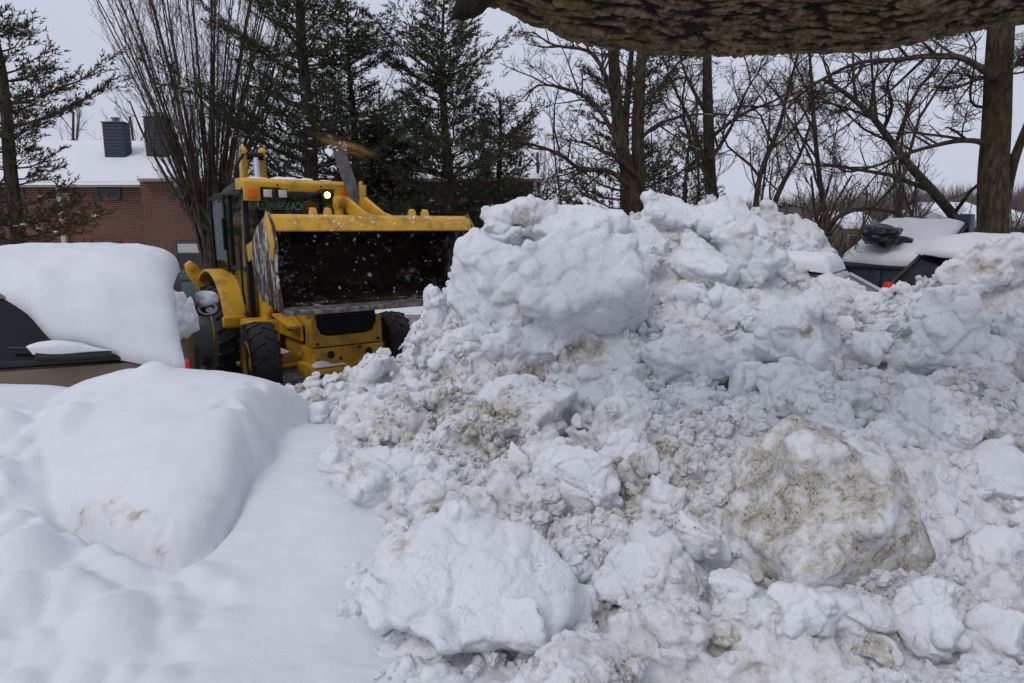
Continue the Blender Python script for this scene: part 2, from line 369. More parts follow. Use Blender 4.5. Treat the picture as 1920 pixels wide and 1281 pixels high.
def nd_lot(t, b):
    n = NT(t); g = n.n('ShaderNodeNewGeometry').outputs['Position']
    mp = n.n('ShaderNodeMapping'); n.l(g, mp.inputs[0]); mp.inputs['Rotation'].default_value = (0, 0, R(-35)); mp.inputs['Scale'].default_value = (1.0, .28, 1)
    s1 = n.noise(1.3, 7, .62, mp.outputs[0]); s2 = n.noise(9, 5, .6, g)
    k = n.ramp(n.math('ADD', s1, n.math('MULTIPLY', s2, .25)), .60, .70)
    asp = n.mix(n.noise(60, 3, .6, g), (0.035, 0.034, 0.036), (0.065, 0.062, 0.06))
    slush = n.mix(n.noise(4, 4, .6, g), (0.62, 0.62, 0.64), (0.40, 0.38, 0.36))
    n.l(n.mix(k, asp, slush), b.inputs['Base Color'])
    n.l(n.ramp(k, 0, 1, .22, .7), b.inputs['Roughness'])
    n.l(n.bump(n.math('ADD', k, n.math('MULTIPLY', n.noise(40, 4, .6, g), .3)), .03, .8), b.inputs['Normal'])
M['lot'] = mat('wet_asphalt', nodes=nd_lot)
lx = np.linspace(-16, 9, 60); ly = np.linspace(5.5, 19, 40); A, B = np.meshgrid(lx, ly)
ii = np.arange(A.size).reshape(A.shape); gq = np.stack([ii[:-1, :-1], ii[:-1, 1:], ii[1:, 1:], ii[1:, :-1]], -1).reshape(-1, 4)
tag(link('parking_lot', npmesh('parking_lot', np.stack([A, B, 0 * A], -1).reshape(-1, 3), gq), M['lot']), kind='structure')

# ------------------------------------------------------------------ plowed heap
def ico(sub):
    bm = bmesh.new(); bmesh.ops.create_icosphere(bm, subdivisions=sub, radius=1.0)
    V = np.array([v.co[:] for v in bm.verts]); V /= np.linalg.norm(V, axis=1)[:, None]
    F = np.array([[v.index for v in f.verts] for f in bm.faces]); bm.free(); return V, F
ICO = {s: ico(s) for s in (1, 2, 3, 4, 5, 6)}
def clod(seed, sub=3, planes=12, p=9, lo=.62, rough=.10, freq=1.6, fine=0.0):
    """a broken lump: a rounded random polyhedron with a crumbly skin, about unit radius"""
    g = np.random.default_rng(seed); V, F = ICO[sub]
    if isinstance(planes, list):
        N = np.array([q_[:3] for q_ in planes], float); D = np.array([q_[3] for q_ in planes], float)
    else:
        N = g.normal(size=(planes, 3)); D = g.uniform(lo, 1.0, planes)
    N /= np.linalg.norm(N, axis=1)[:, None]
    q = (np.maximum(V @ N.T, 0) / D) ** p
    r = 1 / np.maximum(q.sum(1), 1e-6) ** (1 / p); r = np.clip(r, .4, 1.25)
    r = r * (1 + rough * fbm(V * freq + seed * 3.7, 4, 2.2, .55))
    W_ = V * r[:, None]
    if fine: W_ = W_ * (1 + fine * np.abs(fbm(V * 5 + seed, 5, 2.1, .6)))[:, None]
    return W_, F
def rotm(g, tilt=1.0):
    a = g.normal(size=4) if tilt >= 1 else np.array([1, *(g.normal(size=3) * tilt)]); a /= np.linalg.norm(a); w, x, y, z = a
    return np.array([[1-2*(y*y+z*z), 2*(x*y-z*w), 2*(x*z+y*w)], [2*(x*y+z*w), 1-2*(x*x+z*z), 2*(y*z-x*w)], [2*(x*z-y*w), 2*(y*z+x*w), 1-2*(x*x+y*y)]])
def hit(px, py, y0=1.7, y1=7.5):
    """where the photograph's ray through a pixel meets the heap's mean surface"""
    Ys = np.arange(y0, y1, .01); a = at(px, py, 1.0) - Vector((0, 0, CAMZ))
    X = a.x * Ys; zz = CAMZ + a.z * Ys; d = PH(X, Ys) - zz
    i = np.argmax(d > 0) if (d > 0).any() else np.argmax(d)
    return Vector((X[i], Ys[i], zz[i]))
g = np.random.default_rng(11)
VV, FF, off = [], [], 0
def put(V, F):
    global off
    VV.append(V); FF.append(F + off); off += len(V)
# core: a closed solid under the mean surface
cx = np.arange(-3.4, 6.0, .06); cy = np.arange(1.55, 7.6, .06); A, B = np.meshgrid(cx, cy)
H = PH(A, B) - 0.045
P2 = np.stack([A.ravel(), B.ravel(), H.ravel()], 1)
H = H + 0.07 * fbm(P2 * 1.7, 3).reshape(H.shape) + 0.035 * fbm(P2 * 6, 3).reshape(H.shape)
H = np.maximum(H, -0.05); nyc, nxc = A.shape; ii = np.arange(A.size).reshape(A.shape)
top = np.stack([ii[:-1, :-1], ii[:-1, 1:], ii[1:, 1:], ii[1:, :-1]], -1).reshape(-1, 4)
bot = top[:, ::-1] + A.size
def rim(a): return np.concatenate([a[0, :], a[1:, -1], a[-1, -2::-1], a[-2:0:-1, 0]])
rm = rim(ii); sides = np.stack([rm, np.roll(rm, -1), np.roll(rm, -1) + A.size, rm + A.size], -1)[:, ::-1]
Vc = np.concatenate([np.stack([A, B, H], -1).reshape(-1, 3), np.stack([A, B, 0 * A - 0.15], -1).reshape(-1, 3)])
Qc = np.concatenate([top, bot, sides]); put(Vc, np.concatenate([Qc[:, [0, 1, 2]], Qc[:, [0, 2, 3]]]))
templ = {s: [clod(100 + i, s, int(g.integers(7, 15)), float(g.uniform(6, 12)), .6, .12) for i in range(16)] for s in (1, 2, 3)}
_PH1 = PH
# tabulate the surface once so that scattering is cheap
TX, TY = np.arange(-3.6, 6.4, .02), np.arange(1.4, 7.7, .02); TA, TB = np.meshgrid(TX, TY); TZ = _PH1(TA, TB)
def PH(X, Y):
    X = np.asarray(X, float); Y = np.asarray(Y, float)
    fx = np.clip((X - TX[0]) / .02, 0, len(TX) - 1.001); fy = np.clip((Y - TY[0]) / .02, 0, len(TY) - 1.001)
    i, j = fx.astype(int), fy.astype(int); u, v = fx - i, fy - j
    return TZ[j, i] * (1-u) * (1-v) + TZ[j, i+1] * u * (1-v) + TZ[j+1, i] * (1-u) * v + TZ[j+1, i+1] * u * v
def scatter(n, r0, r1, sub, sink=.35, ylim=(1.8, 6.9), patch=None, xr=(-.52, .80)):
    y = 1 / g.uniform(1 / ylim[1], 1 / ylim[0], n * 3); x = y * g.uniform(*xr, n * 3)
    h = PH(x, y); ok = h > .12
    if patch is not None:
        c = fbm(np.stack([x, y, h], 1) * patch[0] + patch[1], 3); ok &= c > patch[2]
    for i in np.nonzero(ok)[0][:n]:
        r = r0 * (r1 / r0) ** (g.uniform() ** 1.5); V, F = templ[sub][int(g.integers(16))]
        s = r * g.uniform(.65, 1.3, 3); V = (V * s) @ rotm(g).T
        put(V + np.array([x[i], y[i], h[i] - r * sink + g.uniform(-.4, .4) * r]), F)
scatter(60, .20, .34, 3, .55); scatter(230, .10, .20, 3, .45); scatter(950, .05, .10, 2, .3)
scatter(2300, .022, .05, 2, .25, (1.8, 6.9), (1.3, 4.0, -.05)); scatter(2600, .013, .026, 1, .1, (1.8, 6.9), (1.6, 9.0, .12))
scatter(70, .12, .28, 3, .45, (1.8, 6.2), None, (.8, 1.45)); scatter(330, .05, .11, 2, .3, (1.8, 6.2), None, (.8, 1.45))   # the heap goes on past the picture's right edge
# rubble pushed out before the machine
for _ in range(420):
    px, py = g.uniform(395, 720), g.uniform(690, 740); c = at(px, py, g.uniform(5.3, 6.3)); r = .018 * (5 ** (g.uniform() ** 1.5))
    h = float(PH(c.x, c.y)); V, F = templ[2][int(g.integers(16))]
    put((V * (r * g.uniform(.7, 1.2, 3))) @ rotm(g).T + np.array([c.x, c.y, h + r * .2]), F)
SV, SF = np.concatenate(VV), np.concatenate(FF)
tmp = link('snow_pile_tmp', npmesh('tmp', SV, SF), None)
md = tmp.modifiers.new('r', 'REMESH'); md.mode = 'VOXEL'; md.use_smooth_shade = True
def remesh(vox, y0, y1, side=False):
    md.voxel_size = vox
    dg = bpy.context.evaluated_depsgraph_get(); dg.update(); me2 = bpy.data.meshes.new_from_object(tmp.evaluated_get(dg))
    nv = len(me2.vertices); co = np.empty(nv * 3, np.float32); me2.vertices.foreach_get('co', co); co = co.reshape(-1, 3)
    no = np.empty(nv * 3, np.float32); me2.vertex_normals.foreach_get('vector', no); no = no.reshape(-1, 3)
    lp = np.empty(len(me2.loops), np.int32); me2.loops.foreach_get('vertex_index', lp); q4 = lp.reshape(-1, 4)
    bpy.data.meshes.remove(me2)
    # keep the stretch of this grain, and drop the deep underside and what lies far outside any view
    fc = (co[q4[:, 0]] + co[q4[:, 2]]) / 2
    keep = (fc[:, 2] > 0.05) & (fc[:, 1] >= y0) & (fc[:, 1] < y1) & ((fc[:, 0] > fc[:, 1] * .80 + .18) if side else (fc[:, 0] < fc[:, 1] * .80 + .24)) & (fc[:, 0] > -fc[:, 1] * .56 - .1) & (fc[:, 1] > 1.75)
    q4 = q4[keep]; used = np.zeros(nv, bool); used[q4.ravel()] = True; rm_ = np.cumsum(used) - 1
    return co[used].astype(float), no[used].astype(float), rm_[q4]
c1, n1, q1 = remesh(0.0136, 0, 3.75); c2, n2, q2 = remesh(0.0180, 3.73, 9); c3, n3, q3 = remesh(0.034, 0, 9, True)
bpy.data.objects.remove(tmp)
co = np.concatenate([c1, c2, c3]); no = np.concatenate([n1, n2, n3]); q4 = np.concatenate([q1, q2 + len(c1), q3 + len(c1) + len(c2)])
def crumble(P, seed=0, k=1.0):
    """outward offset of a crumbly snow skin in metres; calm and crumbly stretches alternate"""
    m = np.clip(.5 + 1.1 * perlin(P * 2.1 + 31 + seed), 0.08, 1)
    wv = P + 0.02 * np.stack([perlin(P * 9 + 1), perlin(P * 9 + 50), perlin(P * 9 + 99)], 1)
    f1, f2, hr = worley(wv * 5.5, seed + 5); e1, e2, er = worley(wv * 13, seed + 9)
    brk = 0.034 * (hr - .5) - 0.016 * (1 - smoothstep(0, .16, f2 - f1)) + 0.010 * (er - .5) - .004 * (1 - smoothstep(0, .16, e2 - e1))
    return k * (brk + 0.014 * m * (billow(wv * 15, seed) - .6) + 0.010 * m * (billow(wv * 36, seed + 3) - .6) + 0.008 * perlin(P * 6) + .003 * perlin(P * 60))
co = co + no * crumble(co)[:, None]
def stains(P, spots, base=.42):
    d = base + 0.33 * fbm(P * 1.1 + 3, 2); w = 1 + .45 * perlin(P * 7)
    for (px, py, rad, a) in spots:
        c = np.array(hit(px, py)); d = np.maximum(d, a * np.exp(-((P - c) ** 2).sum(1) / rad ** 2) * w)
    d = d + .15 * np.clip(fbm(P * 1.4 + 9, 3) + .05, 0, 1)
    return np.clip(d, 0, 1)
SPOTS = [(930,810,.34,1.05),(990,700,.28,.95),(1090,650,.26,1.0),(850,780,.2,.9),(640,860,.18,.9),(830,700,.3,.7),(870,620,.25,.6),(1230,860,.16,.75),(1350,1180,.14,.95),(1640,1220,.12,.95),(1780,500,.25,.8),(1860,560,.3,.6),
         (1700,700,.5,.55),(1500,720,.5,.55),(1300,600,.5,.5),(960,420,.18,.85),(940,560,.16,.8),(1850,800,.5,.5),(1790,470,.12,.9),(1430,480,.25,.5),(720,760,.3,.6)]
heap = link('snow_pile', npmesh('snow_pile', co, q4, True, {'dirt': stains(co, SPOTS)}), M['snow'])
tag(heap, 'tall heap of crumbled grey-white plowed snow filling the lot', 'snow pile', kind='stuff')
print('heap faces', len(q4))

# crumbs: tens of thousands of little broken bits lying on the heap
def crumb_tree():
    ng = bpy.data.node_groups.new('crumbs', 'GeometryNodeTree'); ng.interface.new_socket('Geometry', in_out='INPUT', socket_type='NodeSocketGeometry'); ng.interface.new_socket('Geometry', in_out='OUTPUT', socket_type='NodeSocketGeometry')
    N = ng.nodes; L = ng.links; gi = N.new('NodeGroupInput'); go = N.new('NodeGroupOutput'); jn = N.new('GeometryNodeJoinGeometry')
    for k in range(6):
        ic = N.new('GeometryNodeMeshIcoSphere'); ic.inputs['Radius'].default_value = 1.0; ic.inputs['Subdivisions'].default_value = 3
        ps = N.new('GeometryNodeInputPosition'); ad = N.new('ShaderNodeVectorMath'); ad.operation = 'ADD'; ad.inputs[1].default_value = (k * 7.3, k * 3.1, k * 1.7); L.new(ps.outputs[0], ad.inputs[0])
        vo = N.new('ShaderNodeTexVoronoi'); vo.inputs['Scale'].default_value = 1.1; L.new(ad.outputs[0], vo.inputs['Vector'])
        nz = N.new('ShaderNodeTexNoise'); nz.inputs['Scale'].default_value = 2.2; L.new(ad.outputs[0], nz.inputs['Vector'])
        m1 = N.new('ShaderNodeMath'); m1.operation = 'MULTIPLY_ADD'; L.new(vo.outputs['Distance'], m1.inputs[0]); m1.inputs[1].default_value = -.75; L.new(nz.outputs[0], m1.inputs[2])
        sc_ = N.new('ShaderNodeVectorMath'); sc_.operation = 'SCALE'; L.new(ps.outputs[0], sc_.inputs[0]); L.new(m1.outputs[0], sc_.inputs['Scale'])
        sp = N.new('GeometryNodeSetPosition'); L.new(ic.outputs['Mesh'], sp.inputs['Geometry']); L.new(sc_.outputs[0], sp.inputs['Offset'])
        sm_ = N.new('GeometryNodeSetMaterial'); sm_.inputs['Material'].default_value = M['crumb']; L.new(sp.outputs[0], sm_.inputs['Geometry'])
        gt = N.new('GeometryNodeGeometryToInstance'); L.new(sm_.outputs[0], gt.inputs[0]); L.new(gt.outputs[0], jn.inputs[0])
    ip = N.new('GeometryNodeInstanceOnPoints'); L.new(gi.outputs[0], ip.inputs['Points']); L.new(jn.outputs[0], ip.inputs['Instance']); ip.inputs['Pick Instance'].default_value = True
    def named(nm, ty): a = N.new('GeometryNodeInputNamedAttribute'); a.data_type = ty; a.inputs['Name'].default_value = nm; return a.outputs[0]
    L.new(named('rot', 'FLOAT_VECTOR'), ip.inputs['Rotation']); L.new(named('scl', 'FLOAT_VECTOR'), ip.inputs['Scale']); L.new(ip.outputs[0], go.inputs[0]); return ng
def crumbs(name, P, Nn, D, size, seed, label):
    g_ = np.random.default_rng(seed); n = len(P); me = bpy.data.meshes.new(name); me.vertices.add(n)
    me.vertices.foreach_set('co', (P + Nn * (size * .25)[:, None]).astype(np.float32).ravel())
    a = me.attributes.new('rot', 'FLOAT_VECTOR', 'POINT'); a.data.foreach_set('vector', g_.uniform(0, 6.28, n * 3).astype(np.float32))
    a = me.attributes.new('scl', 'FLOAT_VECTOR', 'POINT'); a.data.foreach_set('vector', (size[:, None] * g_.uniform(.65, 1.25, (n, 3))).astype(np.float32).ravel())
    a = me.attributes.new('dirt', 'FLOAT', 'POINT'); a.data.foreach_set('value', np.clip(D + g_.normal(0, .12, n), 0, 1).astype(np.float32))
    o = link(name, me, None); o.modifiers.new('crumbs', 'NODES').node_group = crumb_tree(); return tag(o, label, 'snow crumbs', kind='stuff')
g = np.random.default_rng(99)
up_ = no[:, 2] > -.1; w = (.03 + np.clip(fbm(co * 1.4 + 9, 3) + .05, 0, 1)) * up_ * np.where(np.arange(len(co)) < len(c1), 1.0, .72) / np.maximum(co[:, 1], 1.6) ** .6
pick = g.choice(len(co), 13000, False, w / w.sum()); sz = .0055 * (6.0 ** (g.uniform(size=len(pick)) ** 2.0)) * (.75 + .12 * co[pick, 1])
DH_ = np.empty(len(co), np.float32); heap.data.attributes['dirt'].data.foreach_get('value', DH_)
crumbs('snow_crumbs', co[pick], no[pick], DH_[pick] + .03, sz, 5, 'fine broken snow crumbs scattered all over the plowed heap')
# ------------------------------------------------------------------ the single blocks that lie in the heap
def fuse(V, F, vox):
    o = link('tmp', npmesh('tmp', V, F), None); m_ = o.modifiers.new('r', 'REMESH'); m_.mode = 'VOXEL'; m_.voxel_size = vox
    dg = bpy.context.evaluated_depsgraph_get(); me = bpy.data.meshes.new_from_object(o.evaluated_get(dg)); bpy.data.objects.remove(o)
    n_ = len(me.vertices); co = np.empty(n_ * 3, np.float32); me.vertices.foreach_get('co', co)
    no = np.empty(n_ * 3, np.float32); me.vertex_normals.foreach_get('vector', no)
    lp = np.empty(len(me.loops), np.int32); me.loops.foreach_get('vertex_index', lp); bpy.data.meshes.remove(me)
    return co.reshape(-1, 3).astype(float), no.reshape(-1, 3).astype(float), lp.reshape(-1, 4)
def chunk(name, px, py, w, h, seed, label, dirty=.25, sub=5, p=10, planes=12, depth=None, dY=0.0, tilt=0.0, rough=.07, fine=.05, group=None, spots=(), lo=.66, cat='snow block', rot=None, up=0.0, lumps=1.0, slab=False):
    c = hit(px, py) if depth is None else at(px, py, depth)
    Y = c.y + dY - .03; c = at(px, py, Y); s = Y / (FPX * math.cos(PITCH))
    rx, rz = w * s / 2, h * s / 2; ry = .8 * (rx + rz) / 2
    if slab:      # flat broken faces: a slab turned its own way
        ga = np.random.default_rng(seed + 40); planes = [(*(np.array(s_[:3]) * [ga.choice([-1, 1]) if s_[0] else 1, 1, 1] + ga.normal(0, .16, 3)), s_[3] * ga.uniform(.85, 1.12)) for s_ in SLAB]; p = 17
    V, F = clod(seed, sub, planes, p, lo, rough, 1.5)
    V = V / np.abs(V).max(0); S = np.array([rx, ry, rz]); g_ = np.random.default_rng(seed)
    VS, FS, o_ = [V * S], [F if sub < 5 else ICO[sub][1]], len(V)
    if sub >= 4:      # smaller broken lumps stuck to the block, fused with it
        mean = (rx + rz) / 2
        for i in range(int((10 + 60 * mean) * lumps) if cat != 'ice block' else 9):
            dv = g_.normal(size=3); dv[1] = -abs(dv[1]) * 1.2; dv /= np.linalg.norm(dv); j = int(np.argmax(V @ dv))
            r = mean * g_.uniform(.07, .30) * (1 if g_.uniform() < .8 else 1.5); tv, tf = templ[2][int(g_.integers(16))]
            VS.append((tv * (r * g_.uniform(.7, 1.25, 3))) @ rotm(g_).T + V[j] * S * (1 - .55 * r / mean)); FS.append(tf + o_); o_ += len(tv)
        q, N, F = fuse(np.concatenate(VS), np.concatenate(FS), max(mean / (28 if sub > 5 else 20), .0075))
    else:
        q = V * S; N = V / np.linalg.norm(V, axis=1)[:, None]
    q = q + N * crumble(q + np.array(c), seed % 7, min(1.0, .30 + fine * 10))[:, None]
    if rot is not None:
        a = R(rot); q = q @ np.array([[math.cos(a), 0, -math.sin(a)], [0, 1, 0], [math.sin(a), 0, math.cos(a)]]).T
    D = dirty * .88 - .02 + (.28 * fbm(q * 4 + seed, 3) if cat != 'ice block' else .58 * fbm(np.stack([q[:, 0] * 2.2 + q[:, 2] * 2.6, q[:, 1] * 3, q[:, 2] * 7 - q[:, 0] * 5], 1) + seed, 4))
    for (ox, oz, rad, a) in spots:   # stains: offsets as shares of the block's half width and half height
        D = np.maximum(D, a * np.exp(-((q[:, 0] - ox * rx) ** 2 + (q[:, 2] - oz * rz) ** 2) / (rad * rx) ** 2) * (1 + .4 * perlin(q * 12)))
    me = npmesh(name, q, F, True, {'dirt': np.clip(D, 0, 1)})
    o = link(name, me, M['snow'], None, (c.x, c.y, c.z + up)); tag(o, label, cat, group); return o
K = chunk
ICE = [(-.1, -.85, .5, .62), (-.72, -.3, .62, .66), (.85, -.35, .3, .80), (.1, -.5, -.85, .90), (-.8, -.4, -.4, .78), (.3, -.1, .95, .86), (.6, -.5, .62, .74), (.75, -.4, -.5, .86), (0, .9, .2, .8), (-.9, .3, .1, .9), (.3, -.9, -.1, .66)]
SLAB = [(-.12, -.62, .78, .50), (.25, -.45, .85, .56), (-.5, -.4, .75, .66), (0, .3, -.95, .5), (.15, -.72, -.68, .62), (-.45, -.5, -.74, .60), (-.95, -.1, .2, .9), (.93, -.25, .25, .88), (.8, -.3, -.5, .85), (0, .9, .3, .8), (-.7, .6, .3, .9), (.7, .6, .3, .9)]
# upper left: the packed mass the bucket tipped out
K('snow_block', 932, 548, 190, 250, 1, 'largest smooth-faced packed snow block at the heap\'s left top, nearest the bucket', .22, 6, 12, 11, None, -.10, lumps=.5, fine=.04, spots=[(.5, -.2, .25, .9)])
K('snow_block', 1075, 560, 290, 290, 2, 'wide packed snow block right of the largest smooth-faced one, overhanging dirt below', .16, 6, 14, 10, None, -.12, lumps=.5, fine=.04, spots=[(-.9, 0, .15, .8)])
K('snow_block', 975, 408, 150, 100, 3, 'dirt-streaked snow lump capping the heap\'s left summit', .42, 5, 10, 12, None, .05, spots=[(.1, 0, .35, .95)])
K('snow_block', 1065, 432, 190, 100, 4, 'flat-topped snow lump just right of the dirt-streaked summit lump', .18, 5, 12, 12, None, .02, slab=True, lumps=.45, fine=.028)
K('snow_block', 1090, 480, 170, 110, 5, 'tilted snow slab below the flat-topped summit lump', .15, 5, 14, 9, None, -.05, slab=True, lumps=.45, fine=.028, rot=14)
K('snow_block', 940, 445, 90, 70, 40, 'small angular snow lump in the crack below the left summit', .3, 4)
K('snow_block', 815, 590, 60, 120, 6, 'knobbly snow lump jutting from the heap towards the bucket\'s lower edge', .35, 5, 9, 12, 5.6)
K('snow_block', 880, 660, 150, 110, 41, 'crumbled snow lump under the largest smooth-faced block', .38, 5)
K('snow_block', 1000, 650, 200, 120, 42, 'broad snow lump at the foot of the overhanging packed block', .3, 5, spots=[(.7, -.3, .3, .8)])
# upper right
K('snow_block', 1265, 415, 140, 100, 7, 'square-topped white snow block on the heap\'s middle summit', .12, 5, 16, 9, None, .05, lo=.78, slab=True, lumps=.45, fine=.028)
K('snow_block', 1360, 425, 180, 105, 8, 'long flat snow block right of the square-topped summit block', .14, 5, 14, 10, None, .05, lo=.74, slab=True, lumps=.45, fine=.028, rot=-5)
K('snow_block', 1210, 470, 120, 120, 9, 'leaning snow block in the notch between the two summits', .15, 5, slab=True, lumps=.45, fine=.028, rot=22)
K('snow_block', 1310, 500, 150, 130, 10, 'lumpy snow block below the square-topped summit block', .22, 5, slab=True, lumps=.45, fine=.028, rot=-12)
K('snow_block', 1402, 492, 130, 150, 11, 'steep snow block at the heap\'s right shoulder above the windscreen', .28, 5, 11, 11, None, -.03)
K('snow_block', 1350, 590, 110, 110, 43, 'upright ribbed snow lump in the middle of the heap', .3, 5)
K('snow_block', 1430, 600, 100, 70, 44, 'smooth snow lump left of the round-backed snow block', .2, 4)
K('snow_block', 1300, 690, 200, 140, 12, 'rounded grimy snow block in the heap\'s centre right', .42, 5, 9, 12)
K('snow_block', 1290, 560, 100, 60, 45, 'low snow lump above the ribbed one', .25, 4)
# middle right
K('snow_block', 1515, 640, 205, 170, 13, 'big round-backed snow block below the small car\'s windscreen', .36, 6, 8, 11, None, -.10, spots=[(-.3, .4, .25, .7)])
K('snow_block', 1480, 735, 190, 150, 14, 'pitted snow block under the round-backed one', .40, 6, 9, 12, None, -.12)
K('snow_block', 1395, 730, 70, 110, 46, 'thin shaded snow lump wedged left of the pitted block', .45, 4)
K('snow_block', 1625, 650, 110, 70, 47, 'white snow lump right of the round-backed block', .2, 4)
K('snow_block', 1535, 612, 75, 60, 48, 'pointed snow lump beside the small car\'s snowy roof', .28, 4, up=.02)
K('snow_block', 1738, 575, 65, 75, 49, 'pointed snow peak in front of the red tail light', .28, 5, up=.03)
K('snow_block', 1670, 622, 90, 60, 50, 'grimy snow lump below the red tail light', .55, 4)
K('snow_block', 1845, 505, 170, 110, 15, 'brown-stained snow block on the right-hand hump', .5, 5, 9, 12, spots=[(-.3, .1, .4, .95)])
K('snow_block', 1795, 630, 190, 190, 16, 'big rounded snow block below the brown-stained hump', .34, 6, 8, 11, None, -.06)
K('snow_block', 1890, 640, 120, 150, 51, 'creamy snow block cut by the picture\'s right edge', .42, 5)
K('snow_block', 1780, 745, 150, 90, 52, 'knobby snow lump at the foot of the big rounded hump block', .3, 5, slab=True, lumps=.45, fine=.028, rot=-6)
# foreground
K('ice_block', 1545, 985, 490, 500, 17, 'huge dirty yellow-brown ice block with black grit standing in the heap', .86, 6, 20, ICE, 2.86, 0, rough=.10, fine=.05, cat='ice block', spots=[(-.4, .45, .3, 1.0), (.3, -.2, .5, 1.0), (.4, -.6, .3, .95), (-.45, -.3, .25, 1.0), (.1, .45, .18, .95), (-.1, .85, .2, 1.0)], up=-.02)
K('snow_block', 885, 1118, 485, 300, 18, 'largest clean white slab lying flat at the bottom of the heap', .10, 6, 18, SLAB, 2.42, 0, rough=.05, fine=.022, rot=-8, lumps=.3, spots=[(-.6, .75, .16, .75)])
K('snow_block', 705, 925, 235, 190, 19, 'broad snow block on the heap\'s left edge above the smooth drift', .28, 6, 10, 12, None, -.04, spots=[(-.2, .6, .3, .7)])
K('snow_block', 640, 868, 105, 80, 20, 'small brown-stained snow lump on the heap\'s left edge', .62, 5, spots=[(-.3, -.1, .5, 1.0)])
K('snow_block', 595, 795, 95, 80, 21, 'rounded clean snow lump at the heap\'s far left edge', .2, 5)
K('snow_block', 955, 745, 165, 85, 22, 'white wedge-shaped snow block lying over brown crumbs', .18, 5, 12, 9, None, -.06, spots=[(.8, -.5, .3, .9)], slab=True, lumps=.45, fine=.028, rot=10)
K('snow_block', 915, 825, 80, 60, 53, 'small brown crumbly snow lump under the white wedge', .85, 4, fine=.10)
K('snow_block', 1075, 905, 170, 195, 23, 'tall smooth-faced snow block in the heap\'s lower middle', .16, 6, 11, 10, None, -.08, lumps=.4, fine=.03)
K('snow_block', 1190, 870, 150, 120, 24, 'overhanging snow block right of the tall smooth-faced one', .2, 5, None or 10, 11, None, -.05, slab=True, lumps=.45, fine=.028, rot=-16)
K('snow_block', 1250, 950, 110, 110, 25, 'round snow lump left of the huge dirty ice block', .25, 5, spots=[(.1, -.6, .25, .9)])
K('snow_block', 1180, 1082, 185, 130, 26, 'blocky snow lump right of the largest clean slab', .12, 5, 12, 10, 2.62, slab=True, lumps=.45, fine=.028, rot=8)
K('snow_block', 1078, 1065, 95, 80, 27, 'small snow lump tucked behind the largest clean slab', .12, 5, depth=2.7)
K('snow_block', 1180, 1175, 95, 120, 28, 'pointed snow shard at the bottom right of the largest clean slab', .1, 5, 14, 7, 2.42)
K('snow_block', 1305, 1005, 105, 90, 29, 'grey faceted snow lump touching the dirty ice block\'s left side', .45, 5, depth=2.75)
K('snow_block', 1378, 1108, 110, 110, 30, 'snow lump leaning on the dirty ice block\'s lower left corner', .3, 5, depth=2.5)
K('snow_block', 1495, 1155, 165, 160, 31, 'rounded snow block in front of the dirty ice block', .2, 5, 9, 12, 2.36)
K('snow_block', 1742, 1165, 145, 180, 32, 'rounded snow block at the dirty ice block\'s lower right corner', .2, 5, 9, 12, 2.36)
K('snow_block', 1855, 900, 170, 150, 33, 'snow block right of the dirty ice block, upper one', .3, 5, slab=True, lumps=.45, fine=.028, rot=15)
K('snow_block', 1868, 1040, 150, 170, 34, 'snow block right of the dirty ice block, lower one', .28, 5)
K('snow_block', 1360, 1195, 70, 60, 35, 'small gritty brown snow lump at the picture\'s bottom', .95, 4, depth=2.28)
K('snow_block', 1640, 1225, 90, 65, 36, 'small gritty brown lump between two rounded snow blocks at the bottom', .9, 4, depth=2.25)
K('snow_block', 1880, 1190, 130, 120, 37, 'clean snow lump in the picture\'s bottom right corner', .1, 5, depth=2.3)
K('snow_block', 760, 1165, 90, 60, 38, 'snow lump in the hollow under the largest clean slab', .1, 4, depth=2.35)
K('snow_block', 690, 1130, 80, 50, 39, 'small snow lump half sunk in the drift left of the largest slab', .05, 4, depth=2.45)
K('snow_block', 1650, 820, 130, 90, 54, 'pebbly snow block above the dirty ice block', .32, 5)
K('snow_block', 1180, 760, 130, 110, 55, 'wide pale snow block in the centre of the heap', .18, 5, slab=True, lumps=.45, fine=.028, rot=-10)
K('snow_block', 820, 880, 110, 80, 56, 'crumbly snow lump between the left-edge block and the brown crumbs', .4, 5)
# loose lumps, alike
gl = np.random.default_rng(77); lumps = []
base = [npmesh('snow_lump', clod(500 + i, 4, 11, 9, .64, .12, 1.6, .05)[0] * (1 + 0 * i), ICO[4][1], True, {'dirt': np.full(len(ICO[4][0]), float(gl.uniform(.1, .55)))}) for i in range(10)]
for b_ in base: b_.materials.append(M['snow'])
for i in range(85):
    px, py = gl.uniform(600, 1910), gl.uniform(560, 1260)
    if px < 780 and py > 960: continue
    c = hit(px, py); r = .035 * 2.8 ** gl.uniform()
    if abs(float(PH(c.x, c.y)) - c.z) > .04: continue
    o = bpy.data.objects.new('snow_lump', base[int(gl.integers(10))]); C.objects.link(o)
    o.location = (c.x, c.y, c.z + r * .35); o.rotation_euler = gl.uniform(0, 6.28, 3); o.scale = r * gl.uniform(.75, 1.25, 3)
    zone = 'high on the plowed heap below the summit blocks' if py < 700 and px < 1300 else 'between the round-backed block and the right-hand hump' if py < 780 and px >= 1300 else 'in the brown crumbs at the heap\'s left' if px < 980 and py < 960 else 'round the foot of the dirty ice block' if px > 1280 else 'beside the largest clean slab' if py > 960 else 'in the middle of the heap left of the dirty ice block'
    tag(o, 'small loose snow lump ' + zone, 'snow lump', 'loose snow lumps ' + zone)
